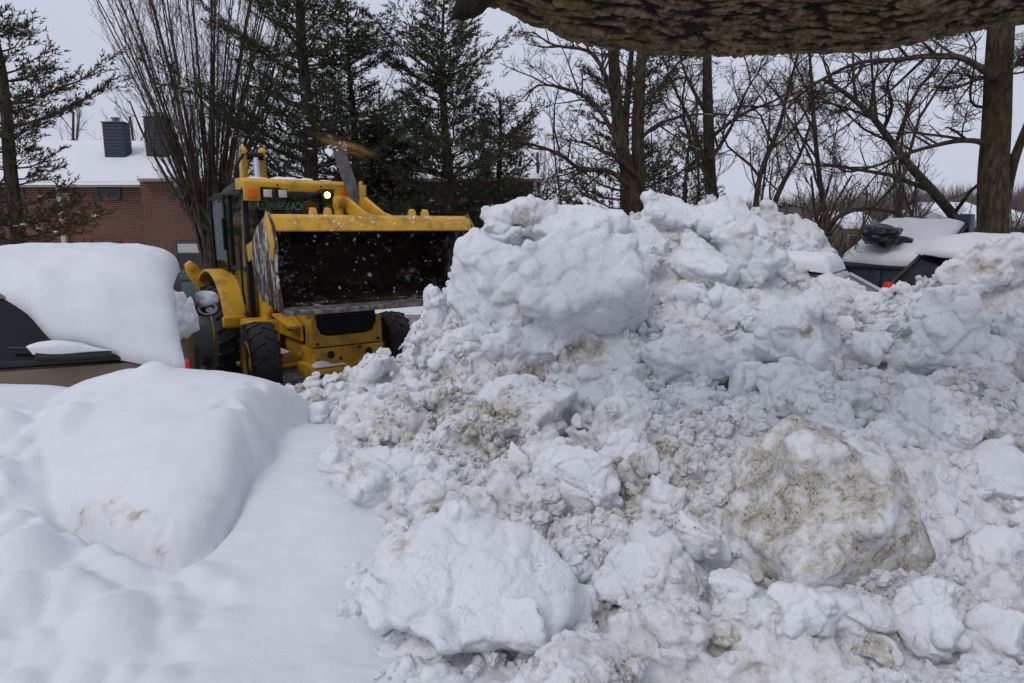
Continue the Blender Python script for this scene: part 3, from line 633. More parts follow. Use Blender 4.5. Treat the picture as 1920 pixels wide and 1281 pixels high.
# ------------------------------------------------------------------ backhoe loader
def nd_yellow(t, b):
    n = NT(t); g = n.coord()
    grime = n.ramp(n.math('ADD', n.noise(4, 6, .65, g), n.math('MULTIPLY', n.noise(26, 5, .7, g), .35)), .58, .92)
    base = n.mix(n.noise(2.2, 3, .5, g), (0.68, 0.375, 0.020), (0.58, 0.305, 0.016))
    base = n.mix(n.math('MULTIPLY', grime, .75), base, (0.10, 0.065, 0.03))
    chip = n.ramp(n.noise(70, 3, .7, g), .70, .74)
    n.l(n.mix(n.math('MULTIPLY', chip, .7), base, (0.05, 0.04, 0.03)), b.inputs['Base Color'])
    n.l(n.ramp(grime, 0, 1, .38, .8), b.inputs['Roughness']); n.l(n.bump(grime, .002, .5), b.inputs['Normal'])
M['yellow'] = mat('machine_yellow', rough=.4, nodes=nd_yellow)
def nd_bucket(t, b):
    n = NT(t); g = n.coord()
    k = n.ramp(n.noise(6, 7, .7, g), .42, .7); f = n.ramp(n.math('ADD', n.noise(17, 6, .75, g), n.math('MULTIPLY', n.noise(3, 2, .5, g), .4)), .80, .86)
    base = n.mix(k, (0.010, 0.0075, 0.0065), (0.050, 0.029, 0.018))
    n.l(n.mix(n.math('MULTIPLY', f, .55), base, (0.55, 0.55, 0.57)), b.inputs['Base Color']); n.l(n.ramp(k, 0, 1, .6, .9), b.inputs['Roughness'])
    n.l(n.bump(k, .003, .6), b.inputs['Normal'])
M['bucket'] = mat('worn_bucket_steel', rough=.8, spec=.12, nodes=nd_bucket)
def nd_caked(t, b):
    n = NT(t); g = n.coord(); mp = n.n('ShaderNodeMapping'); n.l(g, mp.inputs[0]); mp.inputs['Scale'].default_value = (1, 2.2, .55)
    k = n.ramp(n.math('ADD', n.noise(7, 6, .72, mp.outputs[0]), n.math('MULTIPLY', n.noise(40, 3, .7, g), .2)), .58, .70)
    n.l(n.mix(n.math('MULTIPLY', k, .9), n.mix(n.noise(9, 4, .6, g), (.035, .022, .016), (.10, .06, .03)), (.62, .62, .64)), b.inputs['Base Color']); n.l(n.bump(k, .012, .8), b.inputs['Normal'])
M['caked'] = mat('snow_caked_steel', rough=.75, spec=.2, nodes=nd_caked)
def nd_edge(t, b):
    n = NT(t); g = n.coord()
    n.l(n.mix(n.ramp(n.noise(14, 6, .7, g), .4, .65), (0.10, 0.085, 0.075), (0.33, 0.30, 0.28)), b.inputs['Base Color'])
M['edge'] = mat('scraped_steel', rough=.5, metal=.5, nodes=nd_edge)
def nd_tyre(t, b):
    n = NT(t); g = n.coord()
    s = n.ramp(n.math('ADD', n.noise(7, 6, .7, g), n.math('MULTIPLY', n.noise(30, 4, .7, g), .3)), .80, .92)
    n.l(n.mix(n.math('MULTIPLY', s, .8), n.mix(n.noise(12, 4, .6, g), (0.012, 0.012, 0.013), (0.03, 0.028, 0.027)), (0.55, 0.56, 0.58)), b.inputs['Base Color'])
    n.l(n.bump(n.noise(60, 4, .6, g), .003, .5), b.inputs['Normal'])
M['tyre'] = mat('tyre_rubber', rough=.75, nodes=nd_tyre)
M['black'] = mat('black_frame', (0.008, 0.008, 0.009), .5, 0, .25)
M['dark'] = mat('dark_interior', (0.010, 0.009, 0.009), .8)
M['grey_pipe'] = mat('exhaust_grey', (0.12, 0.115, 0.13), .55, nodes=lambda t, b: (lambda n: n.l(n.mix(n.ramp(n.noise(9, 5, .6), .35, .7), (0.15, 0.145, 0.16), (0.075, 0.07, 0.078)), b.inputs['Base Color']))(NT(t)))
M['chrome'] = mat('cylinder_rod', (0.62, 0.63, 0.68), .25, .9)
M['amber'] = mat('amber_lens', (0.75, 0.13, 0.01), .25)
M['lens'] = mat('clear_lens', (0.55, 0.55, 0.52), .2)
def nd_glass(tint, refl):
    def f(t, b):
        t.nodes.remove(b); o = t.nodes['Material Output']; n = NT(t)
        tr = n.n('ShaderNodeBsdfTransparent'); tr.inputs[0].default_value = (*tint, 1)
        gl = n.n('ShaderNodeBsdfGlossy'); gl.inputs['Roughness'].default_value = 0.03; gl.inputs[0].default_value = (.95, 1, 1, 1)
        lw = n.n('ShaderNodeFresnel'); lw.inputs[0].default_value = 1.5
        fac = n.math('ADD', n.math('MULTIPLY', lw.outputs[0], .6), refl, True)
        mx = n.n('ShaderNodeMixShader'); n.l(fac, mx.inputs[0]); n.l(tr.outputs[0], mx.inputs[1]); n.l(gl.outputs[0], mx.inputs[2]); n.l(mx.outputs[0], o.inputs[0])
    return f
M['glass'] = mat('cab_glass', nodes=nd_glass((.80, .86, .84), .03))
M['glass_door'] = mat('door_glass', nodes=nd_glass((.30, .36, .34), .0))
M['glass_dark'] = mat('tinted_glass', nodes=nd_glass((.10, .12, .12), .03))
def nd_emit(col, s):
    def f(t, b): b.inputs['Emission Color'].default_value = (*col, 1); b.inputs['Emission Strength'].default_value = s
    return f
M['lamp_on'] = mat('lit_lamp', (1, .8, .4), .3, nodes=nd_emit((1.0, 0.62, 0.17), 7))
def nd_vinyl(t, b):
    n = NT(t); tr = n.n('ShaderNodeBsdfTranslucent'); tr.inputs[0].default_value = (.85, .9, .88, 1); mx = n.n('ShaderNodeMixShader'); mx.inputs[0].default_value = .7
    n.l(b.outputs[0], mx.inputs[1]); n.l(tr.outputs[0], mx.inputs[2]); n.l(mx.outputs[0], t.nodes['Material Output'].inputs[0])
M['sticker'] = mat('white_vinyl_letters', (0.85, 0.88, 0.86), .6, nodes=nd_vinyl)

BY = R(37); BL = (-2.42, 8.9, 0)
bh = empty('backhoe_loader', BL, BY)
tag(bh, 'yellow backhoe loader with raised wide bucket and one lit cab lamp', 'backhoe')
def arcp(cy, cz, r, a0, a1, n): return [(cy + r * math.cos(R(a0 + (a1 - a0) * i / n)), cz + r * math.sin(R(a0 + (a1 - a0) * i / n))) for i in range(n + 1)]
def wheel(x, y, z, rad, wid, steer, rimr, lugs=20):
    w = empty('wheel'); w.parent = bh; w.location = (x, y, z); w.rotation_euler = (0, 0, steer)
    h = wid / 2; sd = 1 if x > 0 else -1; m = MB()
    m.lathe([(-h * .75, rimr), (-h * .95, rimr + .03), (-h, rad * .80), (-h * .92, rad * .91), (-h * .7, rad * .955), (0, rad * .965), (h * .7, rad * .955), (h * .92, rad * .91), (h, rad * .80), (h * .95, rimr + .03), (h * .75, rimr)], n=48)
    for k in range(lugs):       # bar lugs, staggered left and right of the middle
        for s in (-1, 1):
            th0 = 2 * math.pi * (k + (.5 if s > 0 else 0)) / lugs; V = []
            for (t, dth, r) in ((0.04, -.0, .94), (1.02, .55, .86)):
                for (dr, ww) in ((0, .20), (.065 if t < .5 else .095, .14)):
                    for e in (-1, 1):
                        th = th0 + (dth + e * ww * .5 * 1.15) * 2 * math.pi / lugs; rr = rad * (r + dr)
                        V.append((s * t * h, rr * math.cos(th), rr * math.sin(th)))
            m.add(V, [(0, 1, 3, 2), (4, 6, 7, 5), (0, 4, 5, 1), (2, 3, 7, 6), (0, 2, 6, 4), (1, 5, 7, 3)])
    m.build('tyre', M['tyre'], w, smooth=True)
    m = MB(); o_ = sd * h
    m.lathe([(sd * -.02, .06), (o_ * .42, .10), (o_ * .40, rimr * .62), (o_ * .55, rimr * .80), (o_ * .80, rimr * .92), (o_ * .96, rimr * 1.0), (o_ * 1.0, rimr * 1.05), (o_ * .92, rimr * 1.06), (o_ * .6, rimr * 1.0)], n=36)
    rm_ = m.build('rim', M['yellow'], w, smooth=True)
    m = MB()
    m.lathe([(o_ * .38, .09), (o_ * .75, .085), (o_ * .8, .05)], n=16)
    for k in range(8):
        th = k * math.pi / 4; m.lathe([(o_ * .38, .016), (o_ * .55, .016)], (0, .16 * math.cos(th), .16 * math.sin(th)), n=8)
    m.build('hub', M['yellow'], w, smooth=True)
for s in (-1, 1):
    wheel(s * .90, 0, .52, .53, .34, R(-6), .28, 18)
    wheel(s * .82, 2.1, .68, .70, .42, 0, .38, 22)
def P(name, m, mt, bev=.012, parent=bh, smooth=True): return m.build(name, M[mt] if isinstance(mt, str) else mt, parent, bev, smooth)
# chassis and nose
P('front_axle', MB().tube([(-.74, 0, .5), (-.4, 0, .53), (.4, 0, .53), (.74, 0, .5)], [.10, .11, .11, .10], 14).box(-.82, -.70, -.13, .13, .36, .66).box(.70, .82, -.13, .13, .36, .66).tube([(-.72, -.20, .5), (.72, -.20, .5)], .03, 8), 'yellow', .01)
P('chassis', MB().box(-.38, .38, -.45, 2.5, .55, .80), 'yellow', .02)
hood = P('hood', MB().prism([(-.56, .96), (.98, .96), (.98, 1.66), (.2, 1.66), (-.45, 1.56), (-.56, 1.50)], -.42, .42, 'x'), 'yellow', .035)
for z in (1.18, 1.26, 1.34): P('hood_louvre', MB().box(-.432, -.424, .25, .75, z, z + .035), 'dark', 0, hood)
gr = P('grille', MB().prism([(-.385, 1.02), (-.33, .93), (-.24, .90), (.24, .90), (.33, .93), (.385, 1.02), (.385, 1.50), (-.385, 1.50)], -.600, -.565, 'y'), 'black', .012)
for i in range(13): P('grille_slat', MB().box(-.33, .33, -.612, -.598, .955 + i * .042, .968 + i * .042), 'dark', 0, gr)
P('nose_plate', MB().prism([(-.46, .76), (.46, .76), (.46, 1.10), (.40, 1.10), (.395, 1.01), (.34, .915), (.24, .885), (-.24, .885), (-.34, .915), (-.395, 1.01), (-.40, 1.10), (-.46, 1.10)], -.63, -.40, 'y'), 'yellow', .008)
ff = P('front_frame', MB().box(-.47, .47, -.645, -.25, .555, .745), 'yellow', .012)
for x in (-.24, .26):
    P('tow_hole', MB().lathe([(-.662, .045), (-.640, .05)], (x, 0, .655), 'y', 18), 'dark', 0, ff)
P('frame_seam', MB().box(-.10, .34, -.6575, -.644, .635, .70).box(-.40, -.33, -.66, -.644, .60, .72), 'yellow', .004, ff)
P('bumper', MB().prism([(-.84, .46), (-.84, .52), (-.62, .56), (-.3, .56), (-.3, .40), (-.6, .38)], -.55, .55, 'x'), 'yellow', .015)
P('bumper_bar', MB().tube([(-.5, -.80, .37), (-.22, -.85, .41), (.25, -.85, .41), (.5, -.80, .37)], .045, 10).box(-.50, .50, -.78, -.4, .30, .378), 'bucket', .01)
for s in (-1, 1):
    P('headlamp_bracket', MB().box(s * .43, s * .53, -.50, -.38, 1.18, 1.34), 'black', .015)
    lp_ = P('headlamp', MB().lathe([(-.525, .035), (-.50, .045), (-.44, .045)], (s * .49, 0, 1.20), 'y', 16), 'lens', 0)
    # tower, side plates and loader arms
    P('loader_tower', MB().prism([(.62, .80), (1.12, .80), (1.12, 1.55), (1.02, 1.98), (.86, 1.98), (.72, 1.40)], s * .46, s * .58, 'x'), 'yellow', .012)
    P('frame_plate', MB().prism([(-.30, .80), (.60, .80), (.60, 1.08), (.10, 1.12), (-.28, 1.0)], s * .44, s * .47, 'x'), 'yellow', .006)
    P('loader_arm', MB().prism([(1.02, 1.96), (.95, 1.74), (.30, 1.90), (-.40, 1.68), (-.74, 1.58), (-.76, 1.74), (-.45, 1.88), (.28, 2.12)], s * .60, s * .70, 'x'), 'yellow', .012)
    P('lift_cylinder', MB().tube([(s * .52, .70, 1.05), (s * .55, .1, 1.45)], .055, 12).tube([(s * .55, .1, 1.45), (s * .60, -.45, 1.72)], .03, 10), 'yellow', 0)
    P('side_tank', MB().box(s * .46, s * .84, .52, 1.02, .52, .98), 'yellow', .03)
    P('step', MB().box(s * .56, s * 1.0, .40, .74, .40, .44).box(s * .58, s * .62, .45, .70, .40, .58), 'yellow', .008)
    P('mudguard', MB().prism([(-.30, 1.00), (.30, 1.10), (.34, 1.08), (.30, 1.06), (-.30, .965)], s * .50, s * .62, 'x'), 'yellow', .004)
for i_b, (bx, bz) in enumerate([(-.40, .80), (.40, .80), (-.40, .60), (.40, .60), (-.12, .60), (.14, .72)]): P('bolt', MB().lathe([(-.668 if bz < .75 else -.650, .018), (-.640 if bz < .75 else -.625, .018)], (bx, 0, bz), 'y', 8), 'dark', 0)
for x in (-.30, .30): P('visor_bolt', MB().lathe([(.785, .014), (.80, .014)], (x, 0, 2.755), 'y', 8), 'dark', 0)
P('arm_hose', MB().tube([(.56, .9, 2.0), (.50, .5, 2.2), (.48, .1, 2.22), (.5, -.3, 2.05)], .02, 8).tube([(-.56, .9, 2.0), (-.50, .5, 2.16), (-.5, .1, 2.16), (-.5, -.3, 2.0)], .02, 8), 'black', 0)
P('hose', MB().tube([(-.47, .62, 1.0), (-.52, .5, 1.2), (-.5, .35, 1.1), (-.48, .1, .9)], .022, 8).tube([(-.50, .66, 1.0), (-.56, .55, 1.25), (-.56, .3, 1.4)], .02, 8), 'black', 0)
# single tilt linkage above the bucket
for x in (.52, .79):
    pr = [(.60, 2.52), (.56, 2.60), (.44, 2.62), (.30, 2.56), (-.10, 2.40), (-.42, 2.34), (-.62, 2.30), (-.68, 2.20), (-.56, 2.18), (-.20, 2.24), (.16, 2.32), (.40, 2.40), (.52, 2.44)]
    P('tilt_lever', MB().prism(pr, x - .03, x + .03, 'x'), 'yellow', .012)
P('tilt_pin', MB().lathe([(.37, .10), (.50, .10)], (0, .48, 2.53), 'x', 24).lathe([(.355, .045), (.38, .05)], (0, .48, 2.53), 'x', 12), 'yellow', .01)
P('tilt_pin', MB().tube([(.46, -.55, 2.25), (.86, -.55, 2.25)], .035, 12), 'edge', 0)
P('tilt_post', MB().prism([(.40, 1.75), (.56, 1.75), (.56, 2.55), (.42, 2.55)], .38, .46, 'x'), 'yellow', .012)
P('tilt_cylinder', MB().tube([(.65, .95, 1.75), (.65, .55, 2.45)], .05, 12), 'yellow', 0)
P('lever_bracket', MB().prism([(.50, 2.60), (.56, 2.60), (.60, 2.82), (.55, 2.84)], .77, .81, 'x').box(.77, .815, .44, .47, 2.62, 2.78), 'yellow', .004)
# bucket
bk = empty('bucket'); bk.parent = bh; bk.location = (0.07, 0, 0)
prof_o = [(-1.42, 2.305), (-1.50, 2.17), (-1.02, 2.14), (-.86, 2.0), (-.82, 1.80), (-.90, 1.58), (-1.10, 1.45), (-1.62, 1.375), (-1.62, 1.350), (-1.08, 1.415), (-.86, 1.55), (-.77, 1.80), (-.82, 2.03), (-1.0, 2.19), (-1.38, 2.325)]
P('shell', MB().prism(prof_o, -1.19, 1.19, 'x'), 'bucket', .004, bk)
P('top_lip', MB().prism([(-1.385, 2.335), (-1.46, 2.30), (-1.535, 2.17), (-1.525, 2.155), (-1.44, 2.25), (-1.36, 2.325)], -1.2, 1.2, 'x').prism([(-1.36, 2.33), (-1.37, 2.31), (-1.0, 2.20), (-.98, 2.22)], -1.2, 1.2, 'x'), 'yellow', .004, bk)
for s in (-1, 1):
    P('side_plate', MB().prism([(-1.40, 2.36), (-1.54, 2.20), (-1.60, 2.02), (-1.55, 1.75), (-1.68, 1.36), (-1.60, 1.345), (-1.08, 1.41), (-.85, 1.55), (-.76, 1.80), (-.80, 2.04), (-1.0, 2.2)], s * 1.195, s * 1.22, 'x'), 'caked', .004, bk)
    P('side_cheek', MB().prism([(-1.38, 2.365), (-1.52, 2.21), (-1.585, 2.02), (-1.53, 1.86), (-1.44, 1.90), (-1.40, 2.1), (-1.3, 2.25)], s * 1.222, s * 1.236, 'x'), 'yellow', .003, bk)
P('cutting_edge', MB().prism([(-1.60, 1.385), (-1.78, 1.368), (-1.785, 1.315), (-1.60, 1.335)], -1.215, 1.215, 'x'), 'edge', .003, bk)
for x in (-.62, -.45, .62, .80): P('hinge_lug', MB().prism([(-1.20, 2.20), (-1.02, 2.18), (-1.02, 2.36), (-1.06, 2.42), (-1.12, 2.40)], x - .03, x + .03, 'x'), 'yellow', .008, bk)
gb = np.random.default_rng(5); Vs, Fs, o_ = [], [], 0
for i in range(130):      # bits of snow stuck in the bucket and on its lip
    if i < 70:
        zf = gb.uniform() ** 1.2; k_ = [(-1.02, 2.14), (-.86, 2.0), (-.82, 1.80), (-.90, 1.58), (-1.10, 1.45), (-1.58, 1.385)]; j = min(int(zf * 5), 4); u = zf * 5 - j
        y_ = k_[j][0] * (1 - u) + k_[j + 1][0] * u - .01; z_ = k_[j][1] * (1 - u) + k_[j + 1][1] * u; r_b = .006 * 5 ** (gb.uniform() ** 1.6)
    elif i < 110: y_, z_, r_b = -1.47 + gb.normal() * .03, 2.0, .006 * 3 ** gb.uniform(); z_ = np.interp(y_, [-1.535, -1.46, -1.385], [2.165, 2.30, 2.335])
    else: y_, z_, r_b = gb.uniform(-1.3, -1.05), 0, .012 * 2.5 ** gb.uniform(); z_ = np.interp(y_, [-1.36, -.98], [2.335, 2.225])
    V, F = templ[1][int(gb.integers(16))]; V = (V * r_b * gb.uniform(.6, 1.5, 3)) @ rotm(gb).T
    Vs.append(V + np.array([gb.uniform(-1.17, 1.17), y_, z_])); Fs.append(F + o_); o_ += len(V)
tag(link('snow_bits', npmesh('snow_bits', np.concatenate(Vs), np.concatenate(Fs)), M['snow_clean'], bk), kind='stuff')
# cab
cab = empty('cab'); cab.parent = bh
x0, yF, yR, zF, zT = .70, 1.02, 2.48, 1.0, 2.68
for s in (-1, 1):
    P('front_pillar', MB().prism([(yF - .06, zF), (yF + .05, zF), (yF + .09, zT), (yF + .0, zT)], s * (x0 - .07), s * x0, 'x'), 'black', .01, cab)
    P('middle_pillar', MB().prism([(1.72, zF), (1.80, zF), (1.80, zT), (1.73, zT)], s * (x0 - .05), s * x0, 'x'), 'black', .01, cab)
    P('rear_pillar', MB().prism([(yR - .08, 1.4), (yR, 1.4), (yR - .02, zT), (yR - .10, zT)], s * (x0 - .06), s * x0, 'x'), 'black', .01, cab)
    P('sill', MB().box(s * (x0 - .06), s * (x0 + .005), yF - .02, 1.78, zF - .08, zF + .02), 'black', .01, cab)
    P('waist_rail', MB().box(s * (x0 - .04), s * (x0 + .01), 1.08, 1.75, 1.60, 1.66), 'black', .008, cab)
    P('roof_rail', MB().box(s * (x0 - .05), s * (x0 + .02), yF, yR, 2.64, 2.69), 'black', .01, cab)
P('windscreen', MB().prism([(yF - .02, zF + .05), (yF - .012, zF + .05), (yF + .038, zT - .03), (yF + .03, zT - .03)], -x0 + .07, x0 - .07, 'x'), 'glass', 0, cab)
P('door_glass', MB().box(-x0 + .012, -x0 + .018, 1.10, 1.72, zF + .03, 1.60), 'glass', 0, cab)
P('side_glass', MB().box(x0 - .018, x0 - .012, 1.10, 1.72, zF + .03, zT - .05), 'glass', 0, cab)
P('rear_glass', MB().box(-x0 + .06, x0 - .06, yR - .06, yR - .052, 1.55, zT - .03), 'glass', 0, cab)
P('floor', MB().box(-x0 + .05, x0 - .05, yF, yR, zF - .10, zF - .03), 'dark', .01, cab)
P('rear_panel', MB().box(-x0 + .05, x0 - .05, yR - .10, yR - .02, zF, 1.55), 'dark', .01, cab)
P('dashboard', MB().prism([(1.12, zF), (1.30, zF), (1.34, 1.55), (1.22, 1.72), (1.12, 1.70)], -.22, .22, 'x'), 'dark', .03, cab)
P('steering_wheel', MB().tube([(.19 * math.cos(a), 1.42 + .17 * math.sin(a), 1.78 + .08 * math.sin(a)) for a in [i * math.pi / 9 for i in range(19)]], .016, 8, False).tube([(0, 1.28, 1.6), (0, 1.42, 1.77)], .025, 8), 'black', 0, cab)
P('seat', MB().prism([(1.62, 1.35), (2.12, 1.35), (2.25, 2.15), (2.14, 2.18), (2.02, 1.52), (1.62, 1.50)], -.26, .26, 'x'), 'dark', .05, cab)
# open side window, swung out
dn = P('door', MB().box(-.03, 0, 0, .05, .0, 1.08).box(-.03, 0, .50, .55, 0, 1.08).box(-.03, 0, .05, .50, 0, .05).box(-.03, 0, .05, .50, 1.03, 1.08).tube([(-.05, .02, .3), (-.05, .02, .75)], .02, 8), 'black', .006, bh)
dn.location = (-x0 - .01, 1.78, 1.58); dn.rotation_euler = (R(-3), 0, R(6))
P('door_pane', MB().box(-.018, -.012, .05, .50, .05, 1.03), 'glass_door', 0, dn)
P('grab_rail', MB().tube([(-x0 - .03, 1.10, 1.15), (-x0 - .05, 1.10, 1.3), (-x0 - .05, 1.12, 2.0), (-x0 - .03, 1.12, 2.1)], .014, 8), 'black', 0, cab)
rf = P('roof', MB().prism([(.84, 2.725), (.83, 2.80), (.90, 2.845), (1.20, 2.85), (1.20, 2.69), (1.0, 2.69)], -.74, .74, 'x'), 'yellow', .02, bh)
P('roof_rear', MB().add([(-.71, 1.2, 2.70), (.71, 1.2, 2.70), (.60, 2.55, 2.68), (-.60, 2.55, 2.68), (-.69, 1.2, 2.84), (.69, 1.2, 2.84), (.52, 2.5, 2.80), (-.52, 2.5, 2.80)], [(0, 3, 2, 1), (4, 5, 6, 7), (0, 1, 5, 4), (1, 2, 6, 5), (2, 3, 7, 6), (3, 0, 4, 7)]), 'black', .03, cab)
P('visor', MB().prism([(-.745, 2.79), (-.745, 2.545), (-.53, 2.545), (-.53, 2.725), (-.28, 2.725), (-.20, 2.68), (.22, 2.68), (.30, 2.725), (.50, 2.725), (.50, 2.54), (.745, 2.54), (.745, 2.79)], .795, .835, 'y'), 'yellow', .008, cab)
P('indicator', MB().box(-.70, -.57, .775, .797, 2.575, 2.70), 'amber', .008, cab); P('indicator', MB().box(.57, .70, .775, .797, 2.575, 2.70), 'amber', .008, cab)
for x in (-.44, -.24):
    P('work_lamp', MB().box(x - .065, x + .065, .79, .89, 2.585, 2.705), 'black', .01, cab); P('lamp_lens', MB().box(x - .055, x + .055, .778, .792, 2.595, 2.695), 'lens', .01, cab)
P('work_lamp', MB().lathe([(.80, .075), (.90, .05)], (.39, 0, 2.645), 'y', 20), 'black', 0, cab)
lit = P('lamp_lens', MB().lathe([(.782, .032), (.785, .042), (.80, .044)], (.39, 0, 2.645), 'y', 20), 'lamp_on', 0, cab); lit['label'] = 'lit warm yellow work lamp'
P('wiper', MB().tube([(-.05, .99, 2.62), (-.30, .955, 2.30), (-.46, .93, 2.02)], .012, 6).tube([(-.20, .96, 2.44), (-.50, .925, 1.98)], .009, 6), 'black', 0, cab)
for s in (-1, 1):
    P('rear_fender', MB().prism(arcp(2.1, .70, .90, 172, 40, 18) + arcp(2.1, .70, .86, 40, 172, 18), s * .68, s * .98, 'x').prism([(1.19, .84), (1.30, .84), (1.30, .98), (1.18, .98)], s * .70, s * 1.0, 'x'), 'yellow', .012)
tx = bpy.data.curves.new('t', 'FONT'); tx.body = 'CATERPILLAR'; tx.align_x = 'CENTER'; tx.size = .165; tx.extrude = .0008; tx.offset = .0035
to = bpy.data.objects.new('t', tx); C.objects.link(to); dg = bpy.context.evaluated_depsgraph_get(); tm = bpy.data.meshes.new_from_object(to.evaluated_get(dg)); bpy.data.objects.remove(to)
so = link('window_lettering', tm, M['sticker'], cab); so.rotation_euler = (R(90), 0, R(180)); so.location = (.19, yR - .07, 2.475); so.scale = (.86, 1, 1)
gs = np.random.default_rng(8)
def snow_patch(name, xa, xb, ya, yb, z, th, parent, seed=0, n=26):
    u = np.linspace(0, 1, n); A, B = np.meshgrid(u, u); e = np.minimum(np.minimum(A, 1 - A), np.minimum(B, 1 - B))
    X = xa + (xb - xa) * A; Yy = ya + (yb - ya) * B; pr = np.stack([X.ravel() * 5, Yy.ravel() * 5, np.full(X.size, seed * 3.1)], 1)
    t = np.sqrt(np.clip(e * 5, 0, 1)) * th * np.clip(.7 + .8 * fbm(pr, 3).reshape(X.shape), .02, 2)
    i_ = np.arange(X.size).reshape(X.shape); f = np.stack([i_[:-1, :-1], i_[:-1, 1:], i_[1:, 1:], i_[1:, :-1]], -1).reshape(-1, 4)
    return link(name, npmesh(name, np.stack([X, Yy, z + t], -1).reshape(-1, 3), f, True), M['snow_clean'], parent)
snow_patch('roof_snow', -.30, .25, .90, 1.3, 2.838, .05, rf, 1); snow_patch('roof_snow', -.68, -.3, .95, 1.2, 2.838, .025, rf, 2); snow_patch('roof_snow', .3, .7, .95, 1.2, 2.838, .025, rf, 3)
snow_patch('step_snow', -.95, -.60, .42, .72, .442, .05, bh, 5, 14); snow_patch('bumper_snow', -.50, -.1, -.80, -.62, .545, .05, bh, 6, 14); snow_patch('bumper_snow', .1, .5, -.78, -.64, .55, .045, bh, 7, 14)
# exhaust stack, leaning
P('exhaust_stack', MB().tube([(.90, .74, 1.55), (.86, .72, 2.30), (.68, .70, 2.86), (.55, .70, 3.24)], [.075, .08, .085, .082], 20, False).tube([(.562, .70, 3.20), (.549, .70, 3.245)], [.088, .086], 20, False), 'grey_pipe', 0)
# digger boom folded up at the back
bm_ = empty('boom'); bm_.parent = bh; bm_.location = (.30, 0, -.03)
for s in (-1, 1):
    P('boom_plate', MB().prism([(2.75, 1.0), (3.05, 1.0), (3.00, 2.2), (2.92, 3.22), (2.82, 3.46), (2.70, 3.42), (2.72, 3.2), (2.70, 2.2)], s * .14 - .30 - .04, s * .14 - .30 + .04, 'x'), 'yellow', .008, bm_)
    P('boom_ear', MB().lathe([(-.03, .10), (.03, .10)], (s * .15 - .30, 2.80, 3.38), 'x', 18), 'yellow', .006, bm_)
P('boom_rod', MB().tube([(-.30, 2.66, 3.30), (-.30, 2.56, 2.55)], .048, 14), 'chrome', 0, bm_)
P('boom_barrel', MB().tube([(-.30, 2.60, 2.75), (-.30, 2.60, 1.6)], .07, 14).tube([(-.42, 2.68, 3.33), (-.18, 2.68, 3.33)], .06, 12), 'black', 0, bm_)
P('boom_hose', MB().tube([(-.12, 2.72, 3.40), (.02, 2.66, 3.25), (.12, 2.66, 3.0), (.10, 2.70, 2.7)], .022, 8).tube([(-.12, 2.70, 3.30), (.05, 2.64, 3.1), (.06, 2.66, 2.75)], .02, 8).tube([(-.46, 2.72, 3.36), (-.60, 2.7, 3.15), (-.60, 2.72, 2.85), (-.5, 2.74, 2.6)], .022, 8), 'black', 0, bm_)
P('swing_frame', MB().box(-.75, .15, 2.62, 2.95, .55, 1.25), 'yellow', .03, bm_)
P('dipper', MB().prism([(3.0, 1.6), (3.25, 1.65), (3.15, 2.9), (2.98, 2.95)], -.42, -.18, 'x'), 'yellow', .015, bm_)
for s in (-1, 1):
    P('stabilizer', MB().prism([(s * .60, 1.0), (s * .74, .92), (s * 1.10, 1.48), (s * 1.13, 1.64), (s * 1.05, 1.70), (s * .96, 1.60)], 2.60, 2.80, 'y').lathe([(2.57, .05), (2.60, .05)], (s * 1.06, 0, 1.60), 'y', 12), 'yellow', .012)
# brown exhaust smoke drifting off the stack
def nd_smoke(t, b):
    t.nodes.remove(b); o = t.nodes['Material Output']; n = NT(t); g = n.coord()
    r = n.n('ShaderNodeVectorMath', operation='LENGTH'); n.l(g, r.inputs[0])
    d = n.math('MULTIPLY', n.ramp(r.outputs['Value'], .95, .25), n.ramp(n.noise(2.4, 4, .6, g), .40, .68))
    v = n.n('ShaderNodeVolumePrincipled'); v.inputs['Color'].default_value = (.42, .24, .10, 1); v.inputs['Absorption Color'].default_value = (.6, .35, .15, 1)
    n.l(n.math('MULTIPLY', d, 5.0), v.inputs['Density']); n.l(v.outputs[0], o.inputs['Volume'])
M['smoke'] = mat('brown_smoke', nodes=nd_smoke)
sv, sf = ICO[3]; pm = Matrix.Translation(BL) @ Matrix.Rotation(BY, 4, 'Z') @ Vector((.53, .70, 3.30))
smk = link('exhaust_smoke', npmesh('exhaust_smoke', sv, sf), M['smoke'], None, (pm.x + .08, pm.y + .1, pm.z + .03)); smk.scale = (.62, .30, .13); smk.rotation_euler = (0, R(18), 0)
tag(smk, 'brown exhaust smoke blowing off the backhoe\'s tilted stack', 'smoke', kind='stuff')
# ------------------------------------------------------------------ parked cars, snowed in
def paint(name, col, rough=.3, dust=(.25, .22, .19)):
    def f(t, b):
        n = NT(t); g = n.coord()
        k = n.ramp(n.math('ADD', n.noise(3, 6, .65, g), n.math('MULTIPLY', n.noise(30, 4, .7, g), .3)), .5, .95)
        n.l(n.mix(n.math('MULTIPLY', k, .5), col, dust), b.inputs['Base Color']); n.l(n.ramp(k, 0, 1, rough, .7), b.inputs['Roughness'])
    return mat(name, rough=rough, nodes=f)
M['tan'] = paint('tan_car_paint', (0.155, 0.115, 0.075), .38, (.16, .13, .10)); M['carblack'] = paint('black_car_paint', (0.012, 0.012, 0.015), .3, (.10, .09, .08))
M['carwhite'] = paint('silver_car_paint', (0.5, 0.5, 0.52), .3); M['cargreen'] = paint('dark_green_car_paint', (0.035, 0.05, 0.05), .3, (.12, .11, .1))
M['car_glass'] = mat('car_glass', (0.006, 0.006, 0.008), .12, 0, .3)
M['car_glass_green'] = mat('green_car_glass', (0.015, 0.034, 0.031), .10, 0, .35)
M['plastic'] = mat('black_plastic', (0.010, 0.010, 0.011), .55)
